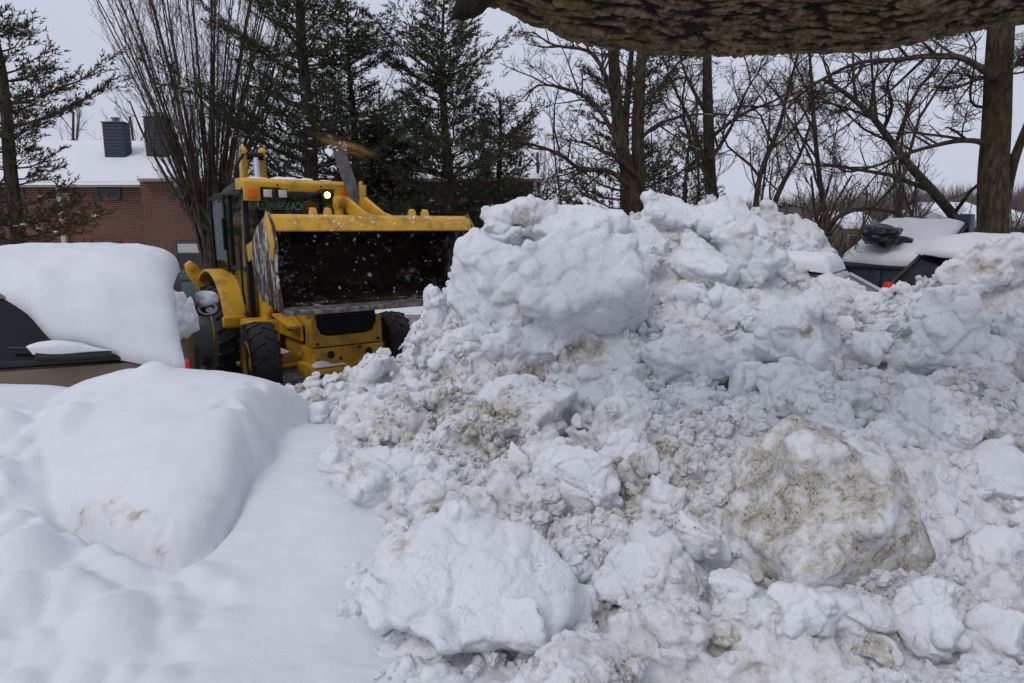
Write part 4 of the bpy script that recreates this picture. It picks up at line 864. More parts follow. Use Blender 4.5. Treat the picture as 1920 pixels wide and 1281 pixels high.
M['red'] = mat('red_tail_lens', (0.55, 0.008, 0.006), .18, nodes=nd_emit((1, .02, .01), .12))
M['silver'] = mat('silver_trim', (0.55, 0.55, 0.57), .3, .4)
def loft(st):
    """st: list of sections, each a list of (x, y, z) with equal counts; returns an MB"""
    m = MB(); n = len(st[0]); V = [p for s in st for p in s]
    F = [(i * n + k, i * n + (k + 1) % n, (i + 1) * n + (k + 1) % n, (i + 1) * n + k) for i in range(len(st) - 1) for k in range(n)]
    F += [tuple(range(n))[::-1], tuple(range((len(st) - 1) * n, len(st) * n))]
    return m.add(V, F)
def sect(y, zb, zs, zt, hb, hs, ht):
    h = [(hb, zb), (hb + .03, zb + .12), (hs, (zb + zs) / 2), (hs, zs), (ht, zt)]
    return [(x, y, z) for x, z in h] + [(-x, y, z) for x, z in h[::-1]]
def car(name, label, loc, yaw, lower, green, paintm, glassm, wheels, wr, extra=None):
    """lower / green: sections of the body and of the glass house"""
    c = empty(name, loc, yaw); tag(c, label, 'car', 'parked snow-covered cars')
    loft([sect(*s) for s in lower]).build('body', paintm, c, .02, True)
    g = loft([[(x, y + dy, z) for x, dy, z in ((hb, 0, zb), (ht, sh, zt), (-ht, sh, zt), (-hb, 0, zb))] for (y, zb, zt, hb, ht, sh) in green])
    g.build('windows', glassm, c, .015, True)
    (y0, zb0, zt0, hb0, ht0, s0), (y1, zb1, zt1, hb1, ht1, s1) = green[0], green[-1]
    MB().add([(-ht0 - .01, y0 + s0 - .03, zt0 - .02), (ht0 + .01, y0 + s0 - .03, zt0 - .02), (ht1 + .01, y1 + s1 + .03, zt1 - .02), (-ht1 - .01, y1 + s1 + .03, zt1 - .02),
              (-ht0 + .05, y0 + s0, zt0 + .05), (ht0 - .05, y0 + s0, zt0 + .05), (ht1 - .05, y1 + s1, zt1 + .05), (-ht1 + .05, y1 + s1, zt1 + .05)],
             [(0, 3, 2, 1), (4, 5, 6, 7), (0, 1, 5, 4), (1, 2, 6, 5), (2, 3, 7, 6), (3, 0, 4, 7)]).build('roof', paintm, c, .03, True)
    for (gy, zb, zt, hb, ht, sh) in green:
        for s in (-1, 1): MB().tube([(s * (hb + .005), gy, zb), (s * (ht + .012), gy + sh, zt)], .035, 8).build('pillar', paintm, c)
    for y in wheels:
        for s in (-1, 1):
            w = empty('wheel'); w.parent = c; w.location = (s * (lower[1][5] - .09), y, wr)
            MB().lathe([(-.10, wr * .6), (-.11, wr * .85), (-.08, wr), (.08, wr), (.11, wr * .85), (.10, wr * .6)], n=28).build('tyre', M['tyre'], w)
            MB().lathe([(s * .04, .05), (s * .06, wr * .3), (s * .09, wr * .58), (s * .105, wr * .63), (s * .05, wr * .6)], n=24).build('rim', M['silver'], w)
    return c
suv = car('parked_suv', 'tan sport utility car under a thick smooth snow cap, black rear window showing', (-3.34, 4.74, 0), R(24),
    [(-.02, .42, .62, .72, .80, .86, .84), (.06, .38, .95, 1.20, .84, .92, .86), (.5, .30, .95, 1.22, .86, .93, .90), (2.9, .28, .92, 1.16, .86, .93, .88), (4.2, .30, .85, 1.06, .85, .91, .80), (4.6, .38, .75, .92, .78, .84, .7)],
    [(.12, 1.21, 1.70, .86, .70, .26), (1.2, 1.21, 1.75, .88, .72, .0), (2.1, 1.19, 1.74, .88, .72, -.05), (3.05, 1.15, 1.66, .86, .68, -.65)], M['tan'], M['car_glass'], (.85, 3.7), .36)
# rear details of the tan car
MB().box(-.80, .80, .045, .10, 1.225, 1.275).build('tailgate_trim', M['plastic'], suv, .015)
MB().tube([(-.02, -.01, 1.30), (.15, .0, 1.285), (.44, .03, 1.275)], [.030, .034, .028], 10).tube([(.44, .02, 1.27), (.2, .07, 1.33), (-.2, .09, 1.36)], .012, 6).build('rear_wiper', M['plastic'], suv)
for s in (-1, 1):
    MB().prism([(-.06, .80), (.10, .80), (.20, 1.18), (.02, 1.18)], s * .76, s * .95, 'x').build('tail_light', M['red'], suv, .02)
    mm = MB().lathe([(-.08, .06), (-.06, .10), (.03, .12), (.10, .09), (.12, .03)], (0, 0, 0), 'y', 20).build('door_mirror', M['plastic'], suv, 0, True, (s * 1.10, 2.55, 1.32)); mm.scale = (1.15, .8, .85)
    MB().lathe([(-.084, .035), (-.075, .04)], (.02 * s, 0, -.02), 'y', 16).build('mirror_spot', M['silver'], mm)
    MB().lathe([(-.078, .085), (-.070, .09)], (0, 0, 0), 'y', 20).build('mirror_glass', M['lens'], mm)
    MB().tube([(s * .90, 2.58, 1.24), (s * 1.05, 2.55, 1.28)], .03, 8).build('mirror_arm', M['plastic'], suv)
    MB().prism([(.16, 1.22), (.40, 1.66), (.46, 1.66), (.26, 1.22)], s * .79, s * .875, 'x').build('rear_trim', M['silver'], suv, .01)
def drape(name, pts, th, label, parent_mat, W0, W1, edge, cat='snow', seed=1, lump=.012, nu=64, mat_='snow_clean', cut=None):
    """a snow sheet over a car: pts = side profile (y, z, half width) from the rear lower edge over the roof; thickness th(s)"""
    pr = np.array(pts, float); L = np.concatenate([[0], np.cumsum(np.hypot(np.diff(pr[:, 0]), np.diff(pr[:, 1])))]); ns = 84
    s = np.linspace(0, 1, ns); u = np.linspace(-1, 1, nu); S, U = np.meshgrid(s, u)
    s0 = edge(U) if edge else 0 * U                        # how far along the profile this column starts
    SS = s0 + (1 - s0) * S; l = SS * L[-1]
    y = np.interp(l, L, pr[:, 0]); z = np.interp(l, L, pr[:, 1]); hw = np.interp(l, L, pr[:, 2])
    dy = np.interp(l + .05, L, pr[:, 0]) - np.interp(l - .05, L, pr[:, 0]); dz = np.interp(l + .05, L, pr[:, 1]) - np.interp(l - .05, L, pr[:, 1])
    nl = np.hypot(dy, dz) + 1e-9; nyv, nzv = -dz / nl, dy / nl
    t = th(SS, U) * np.sqrt(np.clip(S * 14, 0, 1)) * np.sqrt(np.clip((1 - S) * 14, 0, 1)) * np.clip(1 - np.abs(U) ** 4.2, 0.0, 1) ** .55
    x = U * (hw + .06 * np.clip(1 - np.abs(U) ** 9, 0, 1))
    q = np.stack([x.ravel() * 1.3, y.ravel() * 1.3, z.ravel() * 1.3], 1) + seed * 5
    t = t * (1 + .10 * fbm(q, 3).reshape(t.shape)) + lump * fbm(q * 3.5, 3).reshape(t.shape) * (t > .01)
    O = np.stack([x, y + nyv * t, z + nzv * t], -1); I = np.stack([x, y - nyv * .01, z - nzv * .01], -1)
    n_ = O.shape[0] * O.shape[1]; i_ = np.arange(n_).reshape(O.shape[:2]); q1 = np.stack([i_[:-1, :-1], i_[:-1, 1:], i_[1:, 1:], i_[1:, :-1]], -1).reshape(-1, 4)
    r0 = rim(i_); sd = np.stack([r0, np.roll(r0, -1), np.roll(r0, -1) + n_, r0 + n_], -1)
    me = npmesh(name, np.concatenate([O.reshape(-1, 3), I.reshape(-1, 3)]), [q1[:, ::-1], q1 + n_, sd])
    o = link(name, me, M[mat_]); o.matrix_world = parent_mat; return tag(o, label, cat)
def mw(o): return Matrix.Translation(o.location) @ Matrix.Rotation(o.rotation_euler[2], 4, 'Z')
def suv_edge(U):     # the slab has slid off the left half of the rear window
    k = np.array([-1, -.30, -.20, -.08, .02, .12, .30, .5, .75, .93, 1.0]); v = np.array([.190, .183, .172, .150, .110, .085, .075, .052, .030, .018, .03])
    uu = np.linspace(-1, 1, 400); w = np.convolve(np.pad(np.interp(uu, k, v), 12, mode='edge'), np.ones(25) / 25, 'valid')
    return np.interp(U, uu, w)
drape('car_snow_cap', [(-.08, 1.06, .93), (.02, 1.20, .92), (.12, 1.30, .90), (.40, 1.66, .86), (.62, 1.73, .86), (1.6, 1.76, .86), (2.5, 1.74, .86), (3.3, 1.36, .84), (3.6, 1.2, .85)],
      lambda s, u: .19 + .10 * smoothstep(.12, .36, s), 'thick smooth snow cap sliding over the tan car\'s roof and rear window', mw(suv), 0, 0, suv_edge, seed=2)
V, F = clod(880, 5, 14, 7, .8, .05); tp = .38 + .62 * smoothstep(.9, -.9, V[:, 0]); q = np.stack([V[:, 0] * .26, V[:, 1] * .055 * tp, np.where(V[:, 2] > 0, V[:, 2] * .085 * tp, V[:, 2] * .012)], 1)
wo_ = link('wiper_snow', npmesh('wiper_snow', q, F), M['snow_clean']); wo_.matrix_world = mw(suv) @ Matrix.Translation((.20, .015, 1.315)); tag(wo_, 'small tongue of snow lying on the tan car\'s rear wiper', 'snow')
V, F = clod(900, 4, 10, 8, .7, .1); mo = mw(suv) @ Vector((1.10, 2.52, 1.42))
tag(link('mirror_snow', npmesh('mirror_snow', V * np.array([.15, .14, .09]), F), M['snow_clean'], None, mo), 'rounded snow cap on the tan car\'s door mirror', 'snow')
for i, (dx, dy, dz, sx, sy, sz, lb) in enumerate([(.80, .70, 1.50, .17, .5, .25, 'snow mass slumping down the tan car\'s right-hand side windows'), (.84, 1.0, 1.34, .15, .5, .22, 'lower snow slump hanging beside the tan car\'s front door')]):
    V, F = clod(910 + i, 5, 12, 8, .7, .12); q = V * np.array([sx, sy, sz]); q = q + V * (crumble(q, i, .6))[:, None]
    o = link('snow_slump', npmesh('snow_slump', q, F), M['snow_clean'], None, mw(suv) @ Vector((dx, dy, dz))); o.rotation_euler = (R(-8), R(25), R(21)); tag(o, lb, 'snow')
# dark car far left behind the machine
cg = car('parked_car', 'dark green car half hidden behind the backhoe\'s rear wheel', (-6.35, 13.6, 0), R(200),
    [(-.02, .40, .60, .72, .74, .80, .76), (.08, .34, .75, .95, .80, .86, .80), (1.0, .28, .80, 1.0, .82, .88, .84), (3.0, .28, .78, .98, .82, .88, .84), (4.3, .34, .66, .82, .78, .82, .74)],
    [(.7, .98, 1.38, .78, .60, .45), (2.0, .99, 1.44, .80, .64, 0), (3.2, .96, 1.36, .78, .60, -.7)], M['cargreen'], M['car_glass_green'], (.8, 3.4), .32)
# two cars on the right
cw = car('parked_car', 'small silver car buried to its windscreen behind the snow heap', (2.72, 10.2, .11), R(-124),
    [(-.02, .40, .60, .80, .72, .78, .74), (.08, .34, .80, 1.05, .78, .84, .80), (1.0, .28, .82, 1.06, .80, .85, .82), (2.9, .28, .82, 1.04, .80, .85, .82), (3.8, .34, .70, .88, .76, .80, .72)],
    [(.35, 1.04, 1.48, .78, .62, .35), (1.5, 1.05, 1.53, .80, .66, 0), (2.75, 1.02, 1.44, .78, .62, -.75)], M['carwhite'], M['car_glass_green'], (.7, 3.0), .30)
drape('car_snow_cap', [(.5, 1.46, .60), (.8, 1.54, .64), (1.5, 1.57, .66), (1.95, 1.52, .64)], lambda s, u: .20 + 0 * s, 'blocky snow cap on the small silver car\'s roof', mw(cw), 0, 0, None, seed=7, lump=.02)
drape('bonnet_snow', [(2.66, 1.06, .72), (2.9, 1.04, .8), (3.4, .98, .8), (3.8, .88, .74)], lambda s, u: .14 + 0 * s, 'snow filling the small silver car\'s bonnet below its windscreen', mw(cw), 0, 0, None, seed=8, lump=.02)
cb = car('parked_van', 'black estate car with red tail light under smooth snow, right of the dumpster', (6.75, 10.9, 0), R(-66),
    [(-.02, .42, .62, .80, .80, .86, .84), (.06, .38, .95, 1.22, .84, .92, .86), (.5, .30, .98, 1.26, .86, .93, .90), (3.0, .28, .95, 1.22, .86, .93, .88), (4.3, .30, .85, 1.08, .85, .91, .80), (4.7, .38, .75, .92, .78, .84, .7)],
    [(.15, 1.25, 1.72, .86, .70, .45), (1.3, 1.25, 1.80, .88, .72, .0), (2.2, 1.23, 1.78, .88, .72, -.05), (3.15, 1.2, 1.70, .86, .68, -.65)], M['carblack'], M['car_glass'], (.9, 3.8), .36)
for s in (-1, 1): MB().prism([(-.03, 1.10), (.10, 1.10), (.16, 1.27), (.05, 1.27)], s * .80, s * .945, 'x').build('tail_light', M['red'], cb, .02)
MB().box(-.94, -.925, .9, 2.8, 1.245, 1.265).build('window_trim', M['silver'], cb); 
drape('car_snow_cap', [(.10, 1.40, .84), (.45, 1.74, .78), (.9, 1.83, .76), (2.2, 1.83, .76), (2.6, 1.76, .76), (3.3, 1.38, .8)], lambda s, u: .16 + .10 * smoothstep(.1, .35, s), 'smooth snow cap on the black estate car\'s roof', mw(cb), 0, 0, lambda U: .13 + .04 * smoothstep(-.2, -1, U), seed=9)
# dumpster with sloping snowy lid and a black rubbish bag
def nd_blue(t, b):
    n = NT(t); g = n.coord()
    n.l(n.mix(n.ramp(n.noise(5, 6, .7, g), .45, .75), (0.018, 0.032, 0.062), (0.045, 0.05, 0.055)), b.inputs['Base Color'])
M['dumpster'] = mat('dark_blue_steel', rough=.5, nodes=nd_blue)
DY = R(-52); du = empty('dumpster', at(1648, 505, 12.8).xy.to_3d(), DY); tag(du, 'dark blue steel dumpster with sloping lid under smooth snow', 'dumpster')
prof = [(0, .15), (0, 1.45), (1.75, 2.22), (1.75, .15)]
MB().prism(prof, -.78, .78, 'x').build('bin', M['dumpster'], du, .02)
for x in (-.6, 0, .6): MB().box(x - .05, x + .05, -.06, 0.0, .2, 1.40).build('rib', M['dumpster'], du, .01)
for s in (-1, 1):
    MB().prism([(.2, .2), (.2, 1.4), (.28, 1.4), (.28, .2)], s * .78, s * .83, 'x').build('side_rib', M['dumpster'], du, .008)
    MB().box(s * .79, s * .91, .6, 1.3, .95, 1.15).build('fork_pocket', M['dumpster'], du, .01)
MB().box(.55, .84, 1.70, 1.95, 2.0, 2.45).build('lid_hinge', M['dumpster'], du, .02); 
MB().prism([(-.06, 1.44), (1.78, 2.25), (1.78, 2.29), (-.06, 1.48)], -.82, .82, 'x').build('lid', M['plastic'], du, .01)
drape('lid_snow', [(-.10, 1.46, .78), (.5, 1.74, .78), (1.2, 2.04, .78), (1.72, 2.28, .76)], lambda s, u: .17 + 0 * s, 'smooth snow sheet on the dark blue dumpster\'s sloping lid', Matrix.Translation(du.location) @ Matrix.Rotation(DY, 4, 'Z'), 0, 0, lambda U: .05 + .05 * smoothstep(.3, -1, U), seed=11, lump=.02)
V, F = clod(77, 5, 14, 14, .6, .10); bp = at(1646, 440, 13.0)
bagm = mat('black_bag', (0.012, 0.012, 0.014), .32, nodes=lambda t, b: (lambda n: n.l(n.bump(n.noise(5, 3, .5), .06, .7), b.inputs['Normal']))(NT(t)))
bag = empty('rubbish_bag', bp); tag(bag, 'black plastic rubbish bag lying on the dumpster\'s snowy lid', 'rubbish bag')
q = V * np.array([.36, .34, .27]); q = q + V * (.05 * np.abs(perlin(V * 2 + 2)))[:, None]
link('bag_body', npmesh('bag_body', q, F), bagm, bag); MB().tube([(.34, -.05, -.10), (.46, -.1, -.08), (.55, -.1, -.14)], [.10, .05, .09], 10).build('bag_tie', bagm, bag)
# second heap behind, by the dumpster
gv = np.random.default_rng(31); VV2, FF2, o2 = [], [], 0
for i in range(420):
    a, b_ = gv.uniform(-1, 1), gv.uniform(-1, 1)
    if a * a + b_ * b_ > 1: continue
    c0 = at(1500, 500, 12.5); hgt = 2.55 * (1 - (a * a + b_ * b_) ** .7) * (1 - .35 * a); r = .10 * 4.5 ** (gv.uniform() ** 2)
    V, F = templ[2][int(gv.integers(16))]; VV2.append((V * r * gv.uniform(.7, 1.3, 3)) @ rotm(gv).T + np.array([c0.x - .35 + a * 1.75, c0.y + b_ * 1.8, hgt - r * .3])); FF2.append(F + o2); o2 += len(V)
uu = np.linspace(-1, 1, 30); A, B = np.meshgrid(uu, uu); hh = 2.5 * np.clip(1 - (A * A + B * B) ** .7, -.05, 1) * (1 - .35 * A) - .1; ii = np.arange(900).reshape(30, 30)
tq = np.stack([ii[:-1, :-1], ii[:-1, 1:], ii[1:, 1:], ii[1:, :-1]], -1).reshape(-1, 4); rm = rim(ii); sd = np.stack([rm, np.roll(rm, -1), np.roll(rm, -1) + 900, rm + 900], -1)[:, ::-1]
Vc = np.concatenate([np.stack([c0.x - .35 + A * 1.75, c0.y + B * 1.8, hh], -1).reshape(-1, 3), np.stack([c0.x - .35 + A * 1.75, c0.y + B * 1.8, 0 * A - .3], -1).reshape(-1, 3)]); Q = np.concatenate([tq, tq[:, ::-1] + 900, sd])
VV2.append(Vc); FF2.append(np.concatenate([Q[:, [0, 1, 2]], Q[:, [0, 2, 3]]]) + o2)
q, N, F = fuse(np.concatenate(VV2), np.concatenate(FF2), .03); q = q + N * (crumble(q * .5, 2, 1.8))[:, None]
tag(link('snow_pile', npmesh('snow_pile', q, F, True, {'dirt': np.clip(.38 + .3 * fbm(q * 1.3, 2), 0, 1)}), M['snow']), 'smaller crumbly snow pile behind the heap, left of the dumpster', 'snow pile', kind='stuff')
# low ridge plowed up at the far side of the lot
xr = np.linspace(-15, 8, 300); yr = np.linspace(17.2, 19.6, 40); A, B = np.meshgrid(xr, yr); p = np.stack([A.ravel(), B.ravel(), 0 * A.ravel()], 1)
hz = np.clip(1 - ((B - 18.4) / 1.1) ** 2, 0, 1) * (.38 + .18 * fbm(p * .8, 3).reshape(A.shape)) + .06 * billow(p * 4).reshape(A.shape) * np.clip(1 - ((B - 18.4) / 1.15) ** 2, 0, 1) - .01
ii = np.arange(A.size).reshape(A.shape); f = np.stack([ii[:-1, :-1], ii[:-1, 1:], ii[1:, 1:], ii[1:, :-1]], -1).reshape(-1, 4)
tag(link('snow_ridge', npmesh('snow_ridge', np.stack([A, B, hz], -1).reshape(-1, 3), f, True, {'dirt': np.clip(.4 + .3 * fbm(p * .9, 2), 0, 1)}), M['snow']), 'low plowed snow ridge along the far side of the lot', 'snow ridge')
# ------------------------------------------------------------------ brick apartment building and far houses
def nd_brick(t, b):
    n = NT(t); g = n.coord('Object'); sp = n.n('ShaderNodeSeparateXYZ'); n.l(g, sp.inputs[0]); cb_ = n.n('ShaderNodeCombineXYZ')
    n.l(n.math('ADD', sp.outputs[0], sp.outputs[1]), cb_.inputs[0]); n.l(sp.outputs[2], cb_.inputs[1])
    br = n.n('ShaderNodeTexBrick'); n.l(cb_.outputs[0], br.inputs['Vector']); br.inputs['Scale'].default_value = 1.0
    br.inputs['Brick Width'].default_value = .225; br.inputs['Row Height'].default_value = .085; br.inputs['Mortar Size'].default_value = .011; br.inputs['Mortar Smooth'].default_value = .2
    br.inputs['Color1'].default_value = (.135, .046, .031, 1); br.inputs['Color2'].default_value = (.078, .032, .024, 1); br.inputs['Mortar'].default_value = (.23, .17, .14, 1)
    k = n.noise(.6, 5, .6, g)
    n.l(n.mix(n.ramp(k, .4, .75, 0, .5), br.outputs['Color'], (.10, .045, .035)), b.inputs['Base Color']); n.l(n.bump(br.outputs['Fac'], -.01, .6), b.inputs['Normal'])
    b.inputs['Roughness'].default_value = .9; b.inputs['Specular IOR Level'].default_value = .2
M['brick'] = mat('red_brick', nodes=nd_brick)
M['cream'] = mat('cream_trim', (0.42, 0.38, 0.30), .6); M['bluesid'] = mat('blue_grey_siding', (0.024, 0.030, 0.050), .7); M['blind'] = mat('window_blind', (0.42, 0.44, 0.42), .7)
M['pane'] = mat('dark_pane', (0.012, 0.013, 0.015), .08); M['winframe'] = mat('brown_window_frame', (0.05, 0.042, 0.04), .5); M['vent'] = mat('grey_metal', (0.2, 0.2, 0.21), .5, .4)
bd = empty('apartment_building', (0, 0, 0)); tag(bd, 'two-storey red brick apartment building with snowy roof and blue chimneys', 'building')
Y1, Y2 = 30.5, 29.6; XS = at(267, 400, Y2).x; XE = at(1000, 380, Y2).x
zA, zB = at(267, 345, Y1).z, at(267, 335, Y2).z
MB().box(-34, XS + .02, Y1, Y1 + 9, -1, zA).build('wall', M['brick'], bd); MB().box(XS, XE, Y2, Y2 + 10, -1, zB).build('wall', M['brick'], bd)
def gable(x0, x1, ye, ze, yr, zr, nm, th, mt, ov):
    sl = (zr - ze) / (yr - ye); a = ye - ov
    return MB().prism([(a, ze - ov * sl), (yr, zr), (2 * yr - a, ze - ov * sl), (2 * yr - a, ze - ov * sl + th), (yr, zr + th), (a, ze - ov * sl + th)], x0, x1, 'x').build(nm, mt, bd, .0)
zr = at(200, 262, 35.2).z - .35
rfa = gable(-34.4, XS + .15, Y1, zA + .10, 35.2, zr, 'roof', .10, M['cream'], .45); rfb = gable(XS + .17, XE - 5.0, Y2, zB + .10, 35.2, zr + .12, 'roof', .10, M['cream'], .45)
def roof_snow(x0, x1, ye, ze, yr, zr, seed, par, hip=0.0):
    n1, n2 = int((x1 - x0) * 4), 40; A, B = np.meshgrid(np.linspace(0, 1, n1), np.linspace(-.02, 1, n2)); X = x0 + (x1 - hip * np.clip(B, 0, 1) - x0) * A; Yy = ye - .5 + (yr - ye + .5) * B; sl = (zr - ze) / (yr - ye)
    e = np.sqrt(np.clip((B + .02) * 12, 0, 1)) * np.sqrt(np.clip(np.minimum(A, 1 - A) * 60, 0, 1)); p = np.stack([X.ravel() * .8, Yy.ravel() * .8, 0 * X.ravel() + seed], 1)
    Zz = ze + (Yy - ye) * sl + .08 + e * (.24 + .05 * fbm(p, 3).reshape(X.shape)); i_ = np.arange(X.size).reshape(X.shape)
    f = np.stack([i_[:-1, :-1], i_[:-1, 1:], i_[1:, 1:], i_[1:, :-1]], -1).reshape(-1, 4)
    return link('roof_snow', npmesh('roof_snow', np.stack([X, Yy, Zz], -1).reshape(-1, 3), f), M['snow_clean'], par)
roof_snow(-34.3, XS + .14, Y1, zA + .10, 35.2, zr, 1, rfa); roof_snow(XS + .18, XE + .48, Y2, zB + .10, 35.2, zr + .12, 2, rfb, 5.6)
MB().box(-34.4, XS + .15, Y1 - .52, Y1 - .40, zA - .16, zA + .06).build('fascia', M['cream'], bd, .01); MB().box(XS + .17, XE + .5, Y2 - .52, Y2 - .40, zB - .14, zB + .06).build('fascia', M['cream'], bd, .01)
MB().box(-34.4, XS + .10, Y1 - .40, Y1 + .02, zA - .10, zA - .06).build('soffit', M['cream'], bd); MB().box(XS + .17, XE + .5, Y2 - .40, Y2 + .02, zB - .10, zB - .06).build('soffit', M['cream'], bd)
a, b_ = at(106, 345, Y1 - .12), at(121, 470, Y1 - .12); MB().box(a.x, a.x + .22, Y1 - .24, Y1 - .02, -.5, zA - .1).build('downspout', M['cream'], bd, .02)
def window(px0, py0, px1, py1, Yw, blind=.5):
    p0, p1 = at(px0, py1, Yw), at(px1, py0, Yw); xa, xb, za, zb = p0.x, p1.x, p0.z, p1.z
    w = empty('window'); w.parent = bd; w.location = (0, Yw, 0)
    MB().box(xa - .09, xa, -.07, .02, za - .09, zb + .09).box(xb, xb + .09, -.07, .02, za - .09, zb + .09).box(xa, xb, -.07, .02, zb, zb + .09).box(xa - .04, xb + .04, -.12, .02, za - .09, za).box(xa, xb, -.05, .0, (za + zb) / 2 - .03, (za + zb) / 2 + .03).build('frame', M['winframe'], w)
    MB().box(xa, xb, -.035, .0, za, zb).build('pane', M['pane'], w)
    if blind: MB().box(xa + .03, xb - .03, -.046, -.037, zb - (zb - za) * blind, zb - .02).build('blind', M['blind'], w)
for wnd in [(186,340,221,371,Y1,0),(2,340,40,383,Y1,0),(118,362,135,379,Y1,.9),(327,336,367,369,Y2,.42),(335,456,376,494,Y2,.48),(640,336,680,369,Y2,.4),(640,456,680,494,Y2,.4),(760,336,800,369,Y2,.5),(900,456,940,494,Y2,.4),(20,456,60,494,Y1,.4),(190,456,222,494,Y1,.4)]: window(*wnd)
def chimney(px0, py0, px1, py1, Y, par):
    p0, p1 = at(px0, py1, Y), at(px1, py0, Y); w = p1.x - p0.x; m = MB(); n = 11; h = p1.z - p0.z + .5; z0 = p0.z - .5
    for i in range(n):      # lapped boards, each course a step
        za, zb = z0 + h * i / n, z0 + h * (i + 1) / n; m.add([(p0.x - .02, Y - .32, za), (p1.x + .02, Y - .32, za), (p1.x + .02, Y + .32, za), (p0.x - .02, Y + .32, za), (p0.x, Y - .3, zb), (p1.x, Y - .3, zb), (p1.x, Y + .3, zb), (p0.x, Y + .3, zb)], [(0, 3, 2, 1), (4, 5, 6, 7), (0, 1, 5, 4), (1, 2, 6, 5), (2, 3, 7, 6), (3, 0, 4, 7)])
    c = m.build('chimney', M['bluesid'], par, 0, False); MB().box(p0.x - .05, p1.x + .05, Y - .35, Y + .35, p1.z, p1.z + .05).build('cap', M['bluesid'], c)
    MB().tube([((p0.x + p1.x) / 2, Y, p1.z), ((p0.x + p1.x) / 2, Y, p1.z + .22)], .14, 12).tube([((p0.x + p1.x) / 2, Y, p1.z + .20), ((p0.x + p1.x) / 2, Y, p1.z + .27)], .2, 12).build('flue', M['vent'], c)
chimney(203, 232, 236, 280, 33.0, bd); chimney(280, 222, 313, 278, 33.0, bd)
# gable end at the right
MB().add([(XE + .5, Y2 - .45, zB), (XE + .5, Y2 + 10.4, zB), (XE - 5.1, 35.2, zr + .3)], [(0, 1, 2)]).build('hip_end', M['snow_clean'], bd, 0, False)
# houses over on the far side
def house(px0, px1, pyt, pye, pyb, Y, label, dep=9, col=(.5, .49, .47)):
    p0, p1 = at(px0, pye, Y), at(px1, pye, Y); zt, zb = at(px0, pyt, Y + dep / 2).z, at(px0, pyb, Y).z - 2
    h = empty('house', ((p0.x + p1.x) / 2, Y, zb)); tag(h, label, 'house', 'far houses across the valley'); w = (p1.x - p0.x) / 2; ze = p0.z - zb; zt -= zb
    wl_ = MB().box(-w, w, 0, dep, 0, ze).add([(-w, 0, ze), (-w, dep, ze), (-w, dep / 2, zt)], [(0, 1, 2)]).add([(w, 0, ze), (w, dep, ze), (w, dep / 2, zt)], [(0, 1, 2)]); wl_.build('wall', mat('house_wall', col, .8), h, 0, False)
    MB().prism([(-.5, ze - .1), (dep / 2, zt + .05), (dep + .5, ze - .1), (dep + .5, ze + .25), (dep / 2, zt + .45), (-.5, ze + .25)], -w - .5, w + .5, 'x').build('roof', M['snow_clean'], h, .05)
    for x in (-.55, .1, .6):
        f_ = MB().box(x * w - .55, x * w + .55, -.08, .03, ze - 2.3, ze - .7).build('window', M['cream'], h); MB().box(x * w - .45, x * w + .45, -.12, -.05, ze - 2.2, ze - .8).build('pane', M['pane'], f_)
    return h
house(1790, 1868, 388, 411, 432, 62, 'pale far house with snowy roof left of the thick tree trunk', 10)
house(1885, 1935, 398, 412, 436, 66, 'far house with snowy roof right of the thick tree trunk')
house(1588, 1645, 405, 427, 445, 70, 'far house with snowy roof above the black rubbish bag', 9, (.13, .12, .09))
# wooded hill behind
hx = np.linspace(-60, 260, 80); hy = np.linspace(90, 260, 30); A, B = np.meshgrid(hx, hy); p = np.stack([A.ravel() * .02, B.ravel() * .02, 0 * A.ravel()], 1)
def hillz(A, B): return -3.5 + 10.0 * smoothstep(95, 190, B) * (.35 + .65 * smoothstep(0, 140, A)) + 0 * A
hz = hillz(A, B) + 1.2 * fbm(p, 3).reshape(A.shape); ii = np.arange(A.size).reshape(A.shape); f = np.stack([ii[:-1, :-1], ii[:-1, 1:], ii[1:, 1:], ii[1:, :-1]], -1).reshape(-1, 4)
tag(link('hill', npmesh('hill', np.stack([A, B, hz], -1).reshape(-1, 3), f), M['ground']), kind='structure')
# ------------------------------------------------------------------ trees
def nd_bark(c1, c2, sc=14, moss=0.0):
    def f(t, b):
        n = NT(t); g = n.n('ShaderNodeNewGeometry').outputs['Position']
        mp = n.n('ShaderNodeMapping'); n.l(g, mp.inputs[0]); mp.inputs['Scale'].default_value = (1, 1, .25)
        k = n.noise(sc, 5, .65, mp.outputs[0]); base = n.mix(n.ramp(k, .35, .68), c1, c2)
        if moss: base = n.mix(n.ramp(n.noise(1.3, 4, .6, g), .45, .7, 0, moss), base, (.10, .095, .03))
        n.l(base, b.inputs['Base Color']); n.l(n.bump(k, .03, .8), b.inputs['Normal']); b.inputs['Roughness'].default_value = .9; b.inputs['Specular IOR Level'].default_value = .15
    return f
M['bark'] = mat('dark_bark', nodes=nd_bark((.030, .023, .017), (.090, .070, .053)))
M['bark2'] = mat('brown_bark', nodes=nd_bark((.024, .017, .011), (.085, .060, .038), 20, .15))
M['stem'] = mat('brown_stem_bark', nodes=nd_bark((.045, .034, .025), (.12, .092, .068)))
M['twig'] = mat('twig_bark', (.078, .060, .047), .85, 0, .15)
M['twig_hazy'] = mat('hazy_twig_bark', (.135, .105, .095), .9, 0, .1)  # paler than the near twigs: distance haze put into the colour
M['needle'] = mat('pine_needles', rough=.6, spec=.25, nodes=lambda t, b: (lambda n: n.l(n.mix(n.n('ShaderNodeNewGeometry').outputs['Random Per Island'], (.024, .031, .016), (.072, .078, .036)), b.inputs['Base Color']))(NT(t)))
